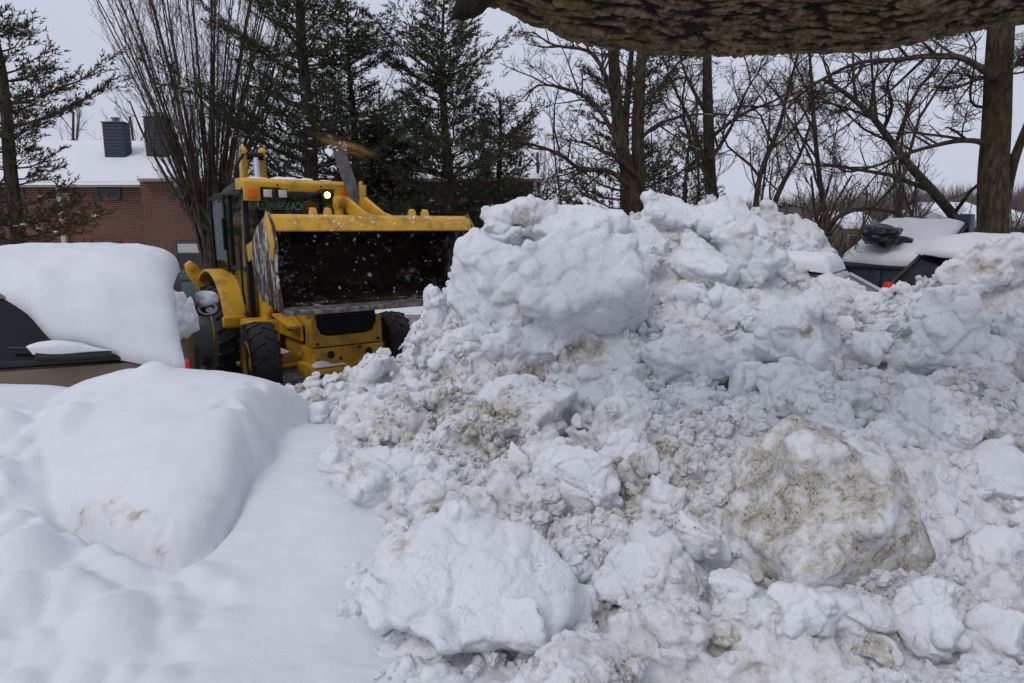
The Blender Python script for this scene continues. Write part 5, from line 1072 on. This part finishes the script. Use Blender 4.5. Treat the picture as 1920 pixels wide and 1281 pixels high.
M['needle_brown'] = mat('dead_needles', rough=.7, spec=.2, nodes=lambda t, b: (lambda n: n.l(n.mix(n.n('ShaderNodeNewGeometry').outputs['Random Per Island'], (.07, .045, .022), (.19, .10, .04)), b.inputs['Base Color']))(NT(t)))
rr = random.Random(5)
class Tree:
    """collects branches as (points, r0, r1); level 0 trunk, the rest crown"""
    def __init__(s): s.trunk = []; s.br = []; s.snow = []
    def grow(s, p, d, L, r, lev, P):
        """p start, d unit direction, L length, r radius; P: params"""
        n = 6 if lev < 2 else 4 if lev < 3 else 3; pts = [p]; q = Vector(p); dd = Vector(d); w = P['wob'] * (1 + .4 * lev); up = P['up']
        for i in range(n - 1):
            dd = (dd + Vector((rr.gauss(0, w), rr.gauss(0, w), rr.gauss(0, w) + up * .12))).normalized(); q = q + dd * (L / (n - 1)); pts.append(q.copy())
        (s.trunk if lev == 0 else s.br).append((pts, r, r * (.45 if lev < 2 else .35)))
        if lev and lev <= 2 and P.get('snow') and abs(dd.z) < .8 and rr.random() < P['snow']: s.snow.append((pts, r, r * .4))
        s.sprout(pts, r, L, lev, P)
    def sprout(s, pts, r, L, lev, P, t0=.25):
        if lev >= P['depth']: return
        k = P['n'][min(lev, len(P['n']) - 1)]; k = int(k + rr.random())
        for j in range(k):
            t = t0 + (1 - t0) * (j + rr.random()) / k; f = t * (len(pts) - 1); i = min(int(f), len(pts) - 2); u = f - i
            b = pts[i].lerp(pts[i + 1], u); tan = (pts[i + 1] - pts[i]).normalized()
            side = Vector((rr.gauss(0, 1), rr.gauss(0, 1), rr.gauss(0, .7))); side = (side - tan * side.dot(tan)).normalized()
            a = R(rr.uniform(*P['ang'])); d = (tan * math.cos(a) + side * math.sin(a) + Vector((0, 0, P['up'] * .35))).normalized()
            l2 = L * rr.uniform(*P['len']) * (1 - .55 * t); r2 = max(r * (1 - .55 * t) * rr.uniform(.35, .6), P['rmin'])
            s.grow(b, d, max(l2, P.get('lmin', .12)), r2, lev + 1, P)
    def limb(s, px, Y, r0, r1, P=None, lev=1, wand=.25, snow=False, trunk=False, n=10):
        """a limb drawn by hand through picture points, at its own depth"""
        y = Y if isinstance(Y, (list, tuple)) else [Y + rr.uniform(-wand, wand) for _ in px]
        c = [at(a, b, yy) for (a, b), yy in zip(px, y)]; pts = []
        for i in range(len(c) - 1):
            p0, p1, p2, p3 = c[max(i - 1, 0)], c[i], c[i + 1], c[min(i + 2, len(c) - 1)]
            for k in range(4):
                t = k / 4; pts.append(.5 * ((2 * p1) + (p2 - p0) * t + (2 * p0 - 5 * p1 + 4 * p2 - p3) * t * t + (3 * p1 - p0 - 3 * p2 + p3) * t ** 3))
        pts.append(c[-1]); (s.trunk if trunk else s.br).append((pts, r0, r1))
        if snow: s.snow.append((pts, r0, r1))
        if P: s.sprout(pts, r0, sum((pts[i + 1] - pts[i]).length for i in range(len(pts) - 1)), lev, P, .12)
        return pts
def tubes(L, sides, lift=0.0, flat=1.0, rscale=1.0):
    """vectorised tubes; L: list of (pts, r0, r1)"""
    byn = {}
    for pts, r0, r1 in L: byn.setdefault(len(pts), []).append((pts, r0, r1))
    VS, FS, off = [], [], 0
    for n, lst in byn.items():
        A = np.array([[tuple(p) for p in pts] for pts, _, _ in lst]); m = len(lst)
        r = np.array([[a + (b - a) * i / (n - 1) for i in range(n)] for _, a, b in lst]) * rscale
        T = np.empty_like(A); T[:, 1:-1] = A[:, 2:] - A[:, :-2]; T[:, 0] = A[:, 1] - A[:, 0]; T[:, -1] = A[:, -1] - A[:, -2]; T /= np.linalg.norm(T, axis=2)[..., None] + 1e-9
        ref = np.where(np.abs(T[:, :1, 2:3]) > .85, np.array([1., 0, 0]), np.array([0, 0, 1.])); ref = np.broadcast_to(ref, T.shape)
        S = np.cross(T, ref); S /= np.linalg.norm(S, axis=2)[..., None] + 1e-9; U = np.cross(S, T)
        A = A + U * (r * lift)[..., None]
        th = np.arange(sides) * 2 * np.pi / sides
        V = A[:, :, None] + r[:, :, None, None] * (S[:, :, None] * np.cos(th)[:, None] + flat * U[:, :, None] * np.sin(th)[:, None])
        idx = np.arange(m * n * sides).reshape(m, n, sides) + off; nx = np.roll(idx, -1, 2)
        FS.append(np.stack([idx[:, :-1], nx[:, :-1], nx[:, 1:], idx[:, 1:]], -1).reshape(-1, 4)); VS.append(V.reshape(-1, 3)); off += V.size // 3
    return np.concatenate(VS), np.concatenate(FS)
def bare(name, t, label, group=None, tm='bark', bm='twig', ts=12, cat='tree'):
    base = t.trunk[0][0][0] if t.trunk else t.br[0][0][0]
    e = empty(name, base); tag(e, label, cat, group); b0 = np.array(base)
    if t.trunk:
        V, F = tubes(t.trunk, ts); link('trunk', npmesh('trunk', V - b0, F), M[tm], e)
    thick = [b for b in t.br if b[1] > .018]; thin = [b for b in t.br if b[1] <= .018]
    Vs, Fs, o = [], [], 0
    for L, sd in ((thick, 6), (thin, 3)):
        if L: V, F = tubes(L, sd); Vs.append(V - b0); Fs.append(F + o); o += len(V)
    if Vs: link('crown', npmesh('crown', np.concatenate(Vs), np.concatenate(Fs)), M[bm], e)
    if t.snow:
        V, F = tubes(t.snow, 6, .55, .55, .75); link('branch_snow', npmesh('branch_snow', V - b0, F), M['snow_clean'], e)
    return e
PB = dict(depth=4, n=[7, 6, 5, 4], ang=(25, 60), len=(.35, .7), wob=.09, up=.5, rmin=.006, lmin=.15)
# -- many-stemmed bare tree by the building
t = Tree(); b0 = at(395, 432, 22.5); b0.z = -.1
t.trunk.append(([b0 + Vector((0, 0, z)) for z in (0, .6, 1.2, 1.7, 2.1)], .34, .30))
for i in range(42):
    a = (i + .5) / 42 * 2 - 1; tx_ = 375 + a * 225 + rr.gauss(0, 20); e = at(tx_, -60 - 90 * (1 - abs(a)) + rr.gauss(0, 30), 22.5 + rr.uniform(-2.2, 2.2)); s_ = b0 + Vector((a * .35, rr.uniform(-.25, .25), rr.uniform(1.0, 2.2)))
    m1 = s_.lerp(e, .33) + Vector((-(e.x - s_.x) * .14, 0, 0)); m2 = s_.lerp(e, .66) + Vector((-(e.x - s_.x) * .07 + rr.gauss(0, .1), 0, 0)); pts = []
    for k in range(13):
        u = k / 12; pts.append(s_ * (1 - u) ** 3 + m1 * (3 * u * (1 - u) ** 2) + m2 * (3 * u * u * (1 - u)) + e * u ** 3)
    r0 = rr.uniform(.022, .058) * (1.25 if rr.random() < .2 else 1); t.br.append((pts, r0, .012))
    t.sprout(pts, r0 * .55, (e - s_).length * .55, 1, dict(PB, depth=4, n=[0, 17, 5, 3], ang=(15, 42), len=(.28, .62), up=.7, wob=.055), .12)
for (pp) in ([(395, 432), (350, 400), (310, 330), (270, 255), (243, 190)], [(400, 425), (380, 390), (330, 340), (300, 290)], [(405, 420), (440, 340), (480, 250), (505, 170), (520, 90)]):
    t.limb(pp, 22.0, .08, .02, dict(PB, n=[0, 8, 4, 2], depth=3, up=.8), 1)
bare('multi_stem_tree', t, 'bare many-stemmed tree fanning up before the brick building', None, 'bark', 'stem')
# -- pines
def pine(name, px, Y, label, height, rad, z0, dens=1.0, lean=0.0, brown=.0, seed=1, step=.42, top_px=None, droop=.0, low_brown=0.0, tuft=.29):
    r2 = random.Random(seed); base = at(px, 426, Y); base.z = -.2; e = empty(name, base); tag(e, label, 'tree', 'pines round the lot')
    ax = lambda z: Vector((lean * z + .08 * math.sin(z * .9 + seed), .05 * math.sin(z * 1.3), z))
    tr = [ax(height * i / 12) for i in range(13)]; V, F = tubes([(tr, .045 * rad + .10, .02)], 10); link('trunk', npmesh('trunk', V, F), M['bark'], e)
    B, T = [], []; z = z0
    while z < height * .985:
        f = (z - z0) / (height - z0); L = rad * ((1 - f) ** .55) * (.60 + .40 * min(1, f * 6 + .35)) * (.8 + .28 * math.sin(z * 2.3 + seed)); k = 5 if L > .8 else 4
        a0 = r2.uniform(0, 6.28)
        for j in range(k):
            if r2.random() > .9 * dens: continue
            a = a0 + j * 6.283 / k + r2.gauss(0, .25); l = L * r2.uniform(.45, 1.22); el = R(r2.uniform(-8, 14) + 30 * f - droop); p = ax(z + r2.uniform(-.12, .12)); pts = [p]
            dirv = Vector((math.cos(a), math.sin(a), 0))
            for i in range(1, 7):
                u = i / 6; pts.append(p + dirv * (l * u) + Vector((r2.gauss(0, .04), r2.gauss(0, .04), l * (math.tan(el) * u + .42 * u * u - (.10 + .1 * droop / 10) * u))))
            B.append((pts, .012 + .014 * l, .005))
            nb = int(5 + l * 7.0)
            for q in range(nb):
                u = .22 + .78 * (q + r2.random()) / nb; i = min(int(u * 6), 5); b = pts[i].lerp(pts[i + 1], u * 6 - i); s = 1 if q % 2 else -1
                sdv = Vector((-dirv.y, dirv.x, 0)) * s; d = (dirv * .75 + sdv * r2.uniform(.3, 1.0) + Vector((0, 0, r2.uniform(-.1, .5)))).normalized(); ll = (.18 + .30 * l * (1 - u * .6)) * r2.uniform(.6, 1.2)
                tip = b + d * ll + Vector((0, 0, .12 * ll)); B.append(([b, b.lerp(tip, .5) + Vector((0, 0, -.02)), tip], .006, .003))
                nt = max(1, int(ll / .11))
                for w in range(nt):
                    bb = b.lerp(tip, (w + .6) / nt); dw = (d + Vector((r2.gauss(0, .35), r2.gauss(0, .35), r2.uniform(.0, .8)))).normalized()
                    T.append((bb, dw, tuft * r2.uniform(.7, 1.25), (brown + low_brown * max(0, 1 - f * 3)) > r2.random()))
        z += step * r2.uniform(.75, 1.25) * (1 - .35 * f)
    V, F = tubes(B, 4); link('branches', npmesh('branches', V, F), M['twig'], e)
    g_ = np.random.default_rng(seed)
    for br_, nm, mt in ((False, 'crown', 'needle'), (True, 'dead_twigs', 'needle_brown')):
        S = [t_ for t_ in T if t_[3] == br_]
        if not S: continue
        nB = 8; b = np.array([tuple(x[0]) for x in S]); d = np.array([tuple(x[1]) for x in S]); l = np.array([x[2] for x in S]); m = len(S)
        q = g_.normal(size=(m, nB, 3)); q -= (q * d[:, None]).sum(2, keepdims=True) * d[:, None]; q /= np.linalg.norm(q, axis=2, keepdims=True)
        along = g_.uniform(0, .9, (m, nB, 1)) * l[:, None, None]; o = b[:, None] + d[:, None] * along; nd = d[:, None] * .80 + q * .6; nd /= np.linalg.norm(nd, axis=2, keepdims=True)
        w = np.cross(nd, g_.normal(size=(m, nB, 3))); w /= np.linalg.norm(w, axis=2, keepdims=True) + 1e-9; ln = (l[:, None, None] * g_.uniform(.30, .55, (m, nB, 1))); wd = .017
        Vn = np.stack([o - w * wd, o + w * wd, o + nd * ln], 2).reshape(-1, 3); link(nm, npmesh(nm, Vn, np.arange(len(Vn)).reshape(-1, 3), False), M[mt], e)
    # snow lying in some of the fans
    S = [t_ for t_ in T if r2.random() < .035]
    if S:
        Vs, Fs, o = [], [], 0
        for (bb, dw, l, _) in S:
            V, F = templ[1][r2.randrange(16)]; Vs.append(V * np.array([.09, .09, .03]) * r2.uniform(.5, 1.3) + np.array(bb + dw * .1)); Fs.append(F + o); o += len(V)
        tag(link('crown_snow', npmesh('crown_snow', np.concatenate(Vs), np.concatenate(Fs)), M['snow_clean'], e), kind='stuff')
    return len(T)
nt_ = [pine('pine_tree', 45, 16.0, 'ragged pine with brown dead twigs at the left edge of the picture', 11.5, 2.2, 1.7, .9, -.035, .10, 3, .40, low_brown=.7),
 pine('pine_tree', 582, 20.5, 'tall dark pine rising behind the backhoe\'s cab', 15.0, 3.7, 1.6, .92, .01, .03, 4, .42),
 pine('pine_tree', 842, 21.5, 'broad dark pine right of the tilted exhaust stack', 9.2, 3.8, .8, 1.0, -.01, .03, 5, .36, droop=4),
 pine('pine_tree', 735, 24.0, 'low dense pine filling the gap above the raised bucket', 6.0, 2.6, .4, 1.0, 0, .04, 6, .36, droop=4),
 pine('pine_tree', 935, 23.5, 'shorter dense pine between the broad pine and the twin trunks', 6.6, 2.7, .5, 1.0, 0, .04, 9, .38, droop=4),
 pine('pine_tree', 665, 23.0, 'middling dark pine close behind the tilted exhaust stack', 9.4, 2.9, .6, 1.0, .01, .04, 10, .40, droop=3),
 pine('pine_tree', 1172, 19.0, 'thin brownish pine behind the twin brown trunks', 9.6, 2.1, 1.6, .70, .0, .30, 7, .42),
 pine('pine_tree', 1285, 24.0, 'small brownish conifer between the twin trunks and the straight trunk', 5.8, 1.7, .5, .8, 0, .45, 8, .36)]
# pines that stand out of the picture on the right; the cab's windscreen mirrors them
src = [o for o in C.objects if o.name == 'pine_tree.001'][0]
for i, (x, y, k) in enumerate([(10.5, .8, .85), (13.5, -2.2, 1.0), (14.5, 2.2, .8), (18, -1.0, 1.1)]):
    r_c = src.copy(); C.objects.link(r_c); r_c.location = (x, y, -.2); r_c.rotation_euler = (0, 0, 1.3 * i); r_c.scale = (k, k, k)
    r_c['label'] = ['nearest', 'second', 'third', 'farthest'][i] + ' pine mirrored in the cab windscreen, standing beyond the right edge'
    for ch in [o for o in C.objects if o.parent == src]:
        cc = ch.copy(); C.objects.link(cc); cc.parent = r_c
# -- twin trunks with long snowy limb
t = Tree(); PX = dict(PB, depth=4, n=[0, 12, 7, 5], ang=(30, 65), len=(.3, .65), up=.25, wob=.10, snow=.10)
t.limb([(1205, 470), (1190, 380), (1165, 270), (1155, 180), (1150, 90), (1148, -30)], 15, .17, .10, trunk=True); t.limb([(1215, 470), (1200, 380), (1196, 250), (1200, 150), (1205, 80), (1210, -30)], 15.3, .16, .09, trunk=True)
t.limb([(1180, 350), (1140, 320), (1090, 318), (1050, 290), (1000, 272), (950, 265), (890, 268)], 14.5, .06, .012, PX, 1, snow=True); t.limb([(1165, 280), (1120, 200), (1070, 170), (1010, 160), (985, 190)], 14.3, .055, .012, PX, 1)
t.limb([(1150, 190), (1130, 130), (1100, 95), (1040, 85), (1000, 60)], 14.6, .06, .012, PX, 1); t.limb([(1200, 260), (1240, 230), (1300, 215), (1370, 215)], 15, .05, .01, PX, 1, snow=True)
t.limb([(1200, 200), (1235, 165), (1280, 110), (1330, 95)], 15, .05, .01, PX, 1); t.limb([(1195, 330), (1160, 300), (1100, 270), (1060, 262)], 14.8, .05, .01, PX, 1, snow=True)
bare('twin_trunk_tree', t, 'bare tree with two dark brown trunks and a long snowy limb above the heap', None, 'bark2', 'bark')
t = Tree(); t.limb([(1345, 450), (1332, 340), (1328, 220), (1326, 100), (1330, -20)], 17, .17, .08, trunk=True)
for pp in ([(1330, 330), (1300, 240), (1262, 160), (1240, 95)], [(1332, 300), (1370, 240), (1400, 170), (1440, 110)], [(1328, 220), (1290, 150), (1270, 90)], [(1330, 260), (1390, 215), (1450, 190), (1500, 160)], [(1336, 350), (1300, 280), (1280, 200), (1290, 120)]): t.limb(pp, 17, .055, .012, PX, 1)
bare('bare_tree', t, 'bare dark tree with one straight trunk just right of the twin trunks', None, 'bark', 'bark')
for pp, lb in (([(1415, 420), (1425, 330), (1460, 240), (1480, 160), (1500, 90)], 'slim bare tree leaning right above the heap\'s right shoulder'), ([(1435, 420), (1470, 340), (1500, 290), (1520, 230)], 'slim bare sapling beside the one leaning right'), ([(1555, 440), (1540, 360), (1528, 250), (1520, 130), (1515, 60)], 'thin straight bare tree above the small silver car')):
    t = Tree(); p_ = t.limb(pp, 16.5, .075, .02, dict(PX, n=[9, 8, 5, 3]), 0, trunk=True); bare('bare_tree', t, lb, None, 'bark', 'twig')
# -- thick trunk on the right
PR_ = dict(PB, depth=4, n=[0, 12, 7, 5], ang=(25, 65), len=(.3, .65), up=.2, wob=.11)
t = Tree(); t.limb([(1868, 520), (1862, 420), (1862, 330), (1868, 240), (1872, 140), (1878, 30), (1884, -80)], 12, .25, .18, trunk=True, wand=.05)
t.limb([(1875, 420), (1888, 350), (1905, 290), (1940, 200)], 12.1, .12, .05, trunk=True, wand=.1)
t.limb([(1855, 290), (1842, 268), (1800, 264), (1745, 275), (1690, 292), (1640, 312), (1585, 322), (1560, 300)], 11.8, .055, .010, PR_, 1, snow=True)
t.limb([(1868, 150), (1845, 132), (1800, 108), (1740, 105), (1680, 112), (1610, 118), (1540, 150), (1470, 195), (1390, 200)], 11.8, .065, .012, PR_, 1)
t.limb([(1872, 140), (1830, 150), (1790, 165), (1750, 160)], 11.8, .04, .01, PR_, 1); t.limb([(1875, 140), (1900, 125), (1950, 100)], 11.8, .05, .02, PR_, 1); t.limb([(1870, 200), (1820, 190), (1830, 90), (1800, 40)], 12.2, .03, .008, PR_, 1)
t.limb([(1620, 118), (1600, 150), (1560, 175), (1500, 160)], 11.6, .03, .008, PR_, 1)
bare('thick_tree', t, 'thick brown tree trunk with long arching bare limbs at the right', None, 'bark2', 'bark', 18)
t = Tree(); t.limb([(1818, 470), (1792, 412), (1750, 360), (1705, 310), (1668, 262), (1640, 225), (1605, 190), (1570, 165), (1545, 150)], 14, .11, .03, dict(PR_, n=[0, 10, 6, 3]), 1, trunk=True, snow=True)
t.limb([(1680, 270), (1700, 215), (1720, 170), (1760, 120), (1765, 90)], 14, .05, .012, PR_, 1); t.limb([(1655, 245), (1672, 200), (1665, 150), (1700, 90)], 14, .045, .012, PR_, 1); t.limb([(1640, 225), (1580, 200), (1530, 190)], 14, .03, .008, PR_, 1)
bare('leaning_tree', t, 'leaning bare trunk with snow along its upper side behind the dumpster', None, 'bark', 'bark')
t = Tree(); t.limb([(1552, 432), (1570, 408), (1600, 394), (1640, 392), (1690, 402)], 14.8, .06, .02, dict(PR_, n=[0, 12, 4, 2], up=.9), 1, trunk=True, snow=True); bare('bent_sapling', t, 'low bent bare stem arching with snow on top left of the dumpster', None, 'bark', 'twig')
# -- thicket saplings behind the dumpster and beyond
PS = dict(PB, depth=3, n=[9, 6, 3], ang=(22, 55), len=(.35, .65), up=.45, wob=.09, rmin=.006)
for i in range(46):
    px = rr.uniform(1420, 1990) if i < 34 else rr.uniform(900, 1450); Y = rr.uniform(17, 34); b = at(px, 426, Y); b.z = -.3 - (1.5 if Y > 28 else 0)
    zn = 'in the thicket above the heap between the pines and the right shoulder' if px < 1450 else 'in the thicket above the small silver car' if px < 1620 else 'in the thicket behind the dumpster' if px < 1790 else 'in the thicket round the thick brown trunk'
    t = Tree(); t.grow(b, Vector((rr.gauss(0, .16), rr.gauss(0, .1), 1)).normalized(), rr.uniform(2.8, 6.5) * (.8 if i < 34 else 1), rr.uniform(.03, .065), 0, PS)
    bare('sapling', t, 'thin bare sapling ' + zn, 'saplings ' + zn, 'bark', 'twig_hazy' if Y > 24 else 'twig', 6)
for i, (px, Y, h) in enumerate([(170, 40, 9), (255, 42, 9.5), (990, 30, 5.5), (1020, 33, 6), (690, 44, 11)]):
    b = at(px, 426, Y); b.z = -.3; t = Tree(); t.grow(b, Vector((0, 0, 1)), h, .13, 0, dict(PB, depth=4, n=[10, 7, 4, 2], ang=(25, 50), up=.6))
    bare('far_tree', t, ['bare tree behind the building roof left of the first chimney', 'bare tree behind the building roof between the chimneys', 'small bare tree at the brick building\'s right end', 'second small bare tree right of the brick gable', 'bare tree behind the roof right of the tall pine'][i], None, 'bark', 'twig_hazy')
# -- brush: a mass of thin stems behind the dumpster
gq_ = np.random.default_rng(19); n = 2600; Yb = gq_.uniform(19, 40, n); pb = gq_.uniform(1380, 2000, n); Xb = (pb - 960) / FPX * Yb; VS = []
for k in range(5):
    b = np.stack([Xb, Yb, np.full(n, -.4) - 2.0 * smoothstep(26, 40, Yb)], 1); h_ = gq_.uniform(.8, 3.4, n) * (1 if k == 0 else .6); tl = gq_.normal(0, .28 if k == 0 else .5, (n, 2)) * h_[:, None]
    if k: b = b + np.stack([tl[:, 0] * 0, tl[:, 0] * 0, gq_.uniform(.3, 1.6, n)], 1)
    tp = b + np.stack([tl[:, 0], tl[:, 1], h_], 1); wv = gq_.normal(size=(n, 2)); wv /= np.linalg.norm(wv, axis=1)[:, None]; w = np.stack([wv[:, 0], wv[:, 1], 0 * wv[:, 0]], 1) * (.016 if k == 0 else .009)
    VS.append(np.stack([b - w, b + w, tp], 1).reshape(-1, 3))
V = np.concatenate(VS); tag(link('undergrowth', npmesh('undergrowth', V, np.arange(len(V)).reshape(-1, 3), False), mat('brush_stems', (.085, .066, .045), .9, 0, .1)), 'tangled brown brush behind the dumpster and under the thicket', 'undergrowth', kind='stuff')
# -- far woods on the hill: one mass of thin stems
gw = np.random.default_rng(9); n = 5200; X = gw.uniform(-40, 230, n); Yy = gw.uniform(98, 215, n); L = []
keepw = (X / Yy > -.05) & (X / Yy < .86); X, Yy = X[keepw], Yy[keepw]; H = hillz(X, Yy); VS, FS, o = [], [], 0
for k in range(9):
    hgt = gw.uniform(3.5, 9.5, len(X)); b = np.stack([X + gw.normal(0, .5, len(X)), Yy + gw.normal(0, .5, len(X)), H - .3 + (k > 0) * hgt * gw.uniform(.2, .6, len(X))], 1)
    tp = b + np.stack([gw.normal(0, .5 + 1.2 * (k > 0), len(X)), gw.normal(0, .5, len(X)), hgt * (1 if k == 0 else .42)], 1); w = np.array([.13 if k == 0 else .07, 0, 0]); w2 = np.array([0, .1, 0])
    V = np.stack([b - w, b + w, tp], 1).reshape(-1, 3); VS.append(V)
V = np.concatenate(VS); tag(link('far_woods', npmesh('far_woods', V, np.arange(len(V)).reshape(-1, 3), False), M['twig_hazy']), 'distant brown leafless woods on the hill at the right', 'woods', kind='stuff')
# ------------------------------------------------------------------ mossy limb overhead, close to the camera
axp = [(420, -420, 2.95), (720, -290, 2.78), (960, -196, 2.68), (1120, -132, 2.6), (1300, -112, 2.55), (1500, -108, 2.5), (1650, -118, 2.48), (1760, -152, 2.46), (1920, -174, 2.45), (2120, -200, 2.45), (2500, -190, 2.5), (3000, -150, 2.6)]
c = [at(*p) for p in axp]; pts = []
for i in range(len(c) - 1):
    p0, p1, p2, p3 = c[max(i - 1, 0)], c[i], c[i + 1], c[min(i + 2, len(c) - 1)]
    for k in range(8):
        t_ = k / 8; pts.append(.5 * ((2 * p1) + (p2 - p0) * t_ + (2 * p0 - 5 * p1 + 4 * p2 - p3) * t_ * t_ + (3 * p1 - p0 - 3 * p2 + p3) * t_ ** 3))
A = np.array([tuple(p) for p in pts]); s_ = np.concatenate([[0], np.cumsum(np.linalg.norm(np.diff(A, axis=0), axis=1))]); ns, nth = 600, 245
xm = np.interp(2.2, A[:, 0], s_); sq = np.concatenate([np.linspace(0, xm, 500, endpoint=False), np.linspace(xm, s_[-1], 100)]); A = np.stack([np.interp(sq, s_, A[:, k]) for k in range(3)], 1); T = np.gradient(A, axis=0); T /= np.linalg.norm(T, axis=1)[:, None]
S = np.cross(T, [0, 0, 1.]); S /= np.linalg.norm(S, axis=1)[:, None]; U = np.cross(S, T); th = np.concatenate([np.linspace(np.pi * .95, np.pi * 2.02, 212, endpoint=False), np.linspace(np.pi * 2.02, np.pi * 2.95, 33, endpoint=False)])
rad = .355 + .012 * np.sin(sq * 2.1)
q = np.stack([np.repeat(sq, nth), np.tile(np.cos(th), ns) * .36, np.tile(np.sin(th), ns) * .36], 1)
wq = q + .03 * np.stack([perlin(q * 5), perlin(q * 5 + 40), perlin(q * 5 + 80)], 1)
f1, f2, hr = worley(wq * np.array([6.0, 46, 46])); g1, g2, gr_ = worley(wq * np.array([15, 90, 90]), 3); rg = fbm(wq * np.array([3, 16, 16]), 3)
pl_ = smoothstep(.0, .30, f2 - f1) * (.55 + .45 * smoothstep(0, .25, g2 - g1))
dsp = .022 * (pl_ - .6) + .012 * (hr - .5) + .005 * (gr_ - .5) + .012 * rg + .02 * perlin(q * 2.3)
for (pxk, thk, rk, hk) in ((1408, -1.65, .04, .02), (1080, -1.7, .04, .02)):      # knots on the underside
    sk = np.interp(at(pxk, 0, 2.5).x, A[:, 0], sq); dd = ((q[:, 0] - sk) ** 2 + ((np.tile(th, ns) - np.pi * 1.52) * .36) ** 2) / rk ** 2; dsp = dsp + hk * np.exp(-dd)
V = A[:, None] + (rad[:, None] + dsp.reshape(ns, nth))[..., None] * (S[:, None] * np.cos(th)[None, :, None] + U[:, None] * np.sin(th)[None, :, None])
i_ = np.arange(ns * nth).reshape(ns, nth); nx = np.roll(i_, -1, 1); f = np.stack([i_[:-1], nx[:-1], nx[1:], i_[1:]], -1).reshape(-1, 4)
def nd_limb(t, b):
    n = NT(t); g = n.n('ShaderNodeNewGeometry').outputs['Position']
    k = n.noise(26, 6, .7, g); base = n.mix(n.ramp(k, .36, .66), (.045, .032, .020), (.20, .145, .09))
    mo = n.ramp(n.math('ADD', n.noise(2.6, 4, .6, g), n.math('MULTIPLY', n.noise(40, 3, .6, g), .3)), .58, .85)
    base = n.mix(n.math('MULTIPLY', mo, .55), base, (.12, .10, .025)); li = n.ramp(n.noise(17, 4, .6, g), .66, .74); base = n.mix(n.math('MULTIPLY', li, .55), base, (.30, .26, .19))
    cr_ = n.n('ShaderNodeAttribute', attribute_name='plate').outputs['Fac']; base = n.mix(n.ramp(cr_, .25, .7, .92, 0), base, (.010, .008, .006))  # crevice shade put into the colour: near-black between the bark plates
    n.l(base, b.inputs['Base Color']); n.l(n.bump(n.noise(90, 5, .7, g), .006, .8), b.inputs['Normal']); b.inputs['Roughness'].default_value = .9; b.inputs['Specular IOR Level'].default_value = .15
M['limb'] = mat('mossy_bark', nodes=nd_limb)
li_ = empty('overhanging_limb', (A[ns // 2][0], A[ns // 2][1], A[ns // 2][2])); tag(li_, 'thick mossy tree limb with rough bark crossing the top of the picture', 'tree limb')
link('limb', npmesh('limb', V.reshape(-1, 3) - np.array(li_.location), f, True, {'plate': np.clip(pl_, 0, 1)}), M['limb'], li_)
st = [at(905, -20, 2.45), at(878, 8, 2.38), at(862, 28, 2.34)]; sb = MB().tube(st, [.055, .045, .022], 12).tube([st[1], at(858, 22, 2.33), at(850, 34, 2.3)], [.03, .02, .006], 8).tube([st[0], at(890, 15, 2.36), at(884, 30, 2.34)], [.05, .03, .012], 8)
sb.v = [tuple(Vector(p) - li_.location) for p in sb.v]; sb.build('broken_stub', M['limb'], li_)
_c = {}
for o in sc.objects:
    if o.type == 'MESH' and o.data.name not in _c: _c[o.data.name] = (o.name.split('.')[0], len(o.data.loops) - 2 * len(o.data.polygons))
_s = {}
for a_, b_ in _c.values(): _s[a_] = _s.get(a_, 0) + b_
print('TRIS', sum(_s.values()), sorted(_s.items(), key=lambda x: -x[1])[:14])
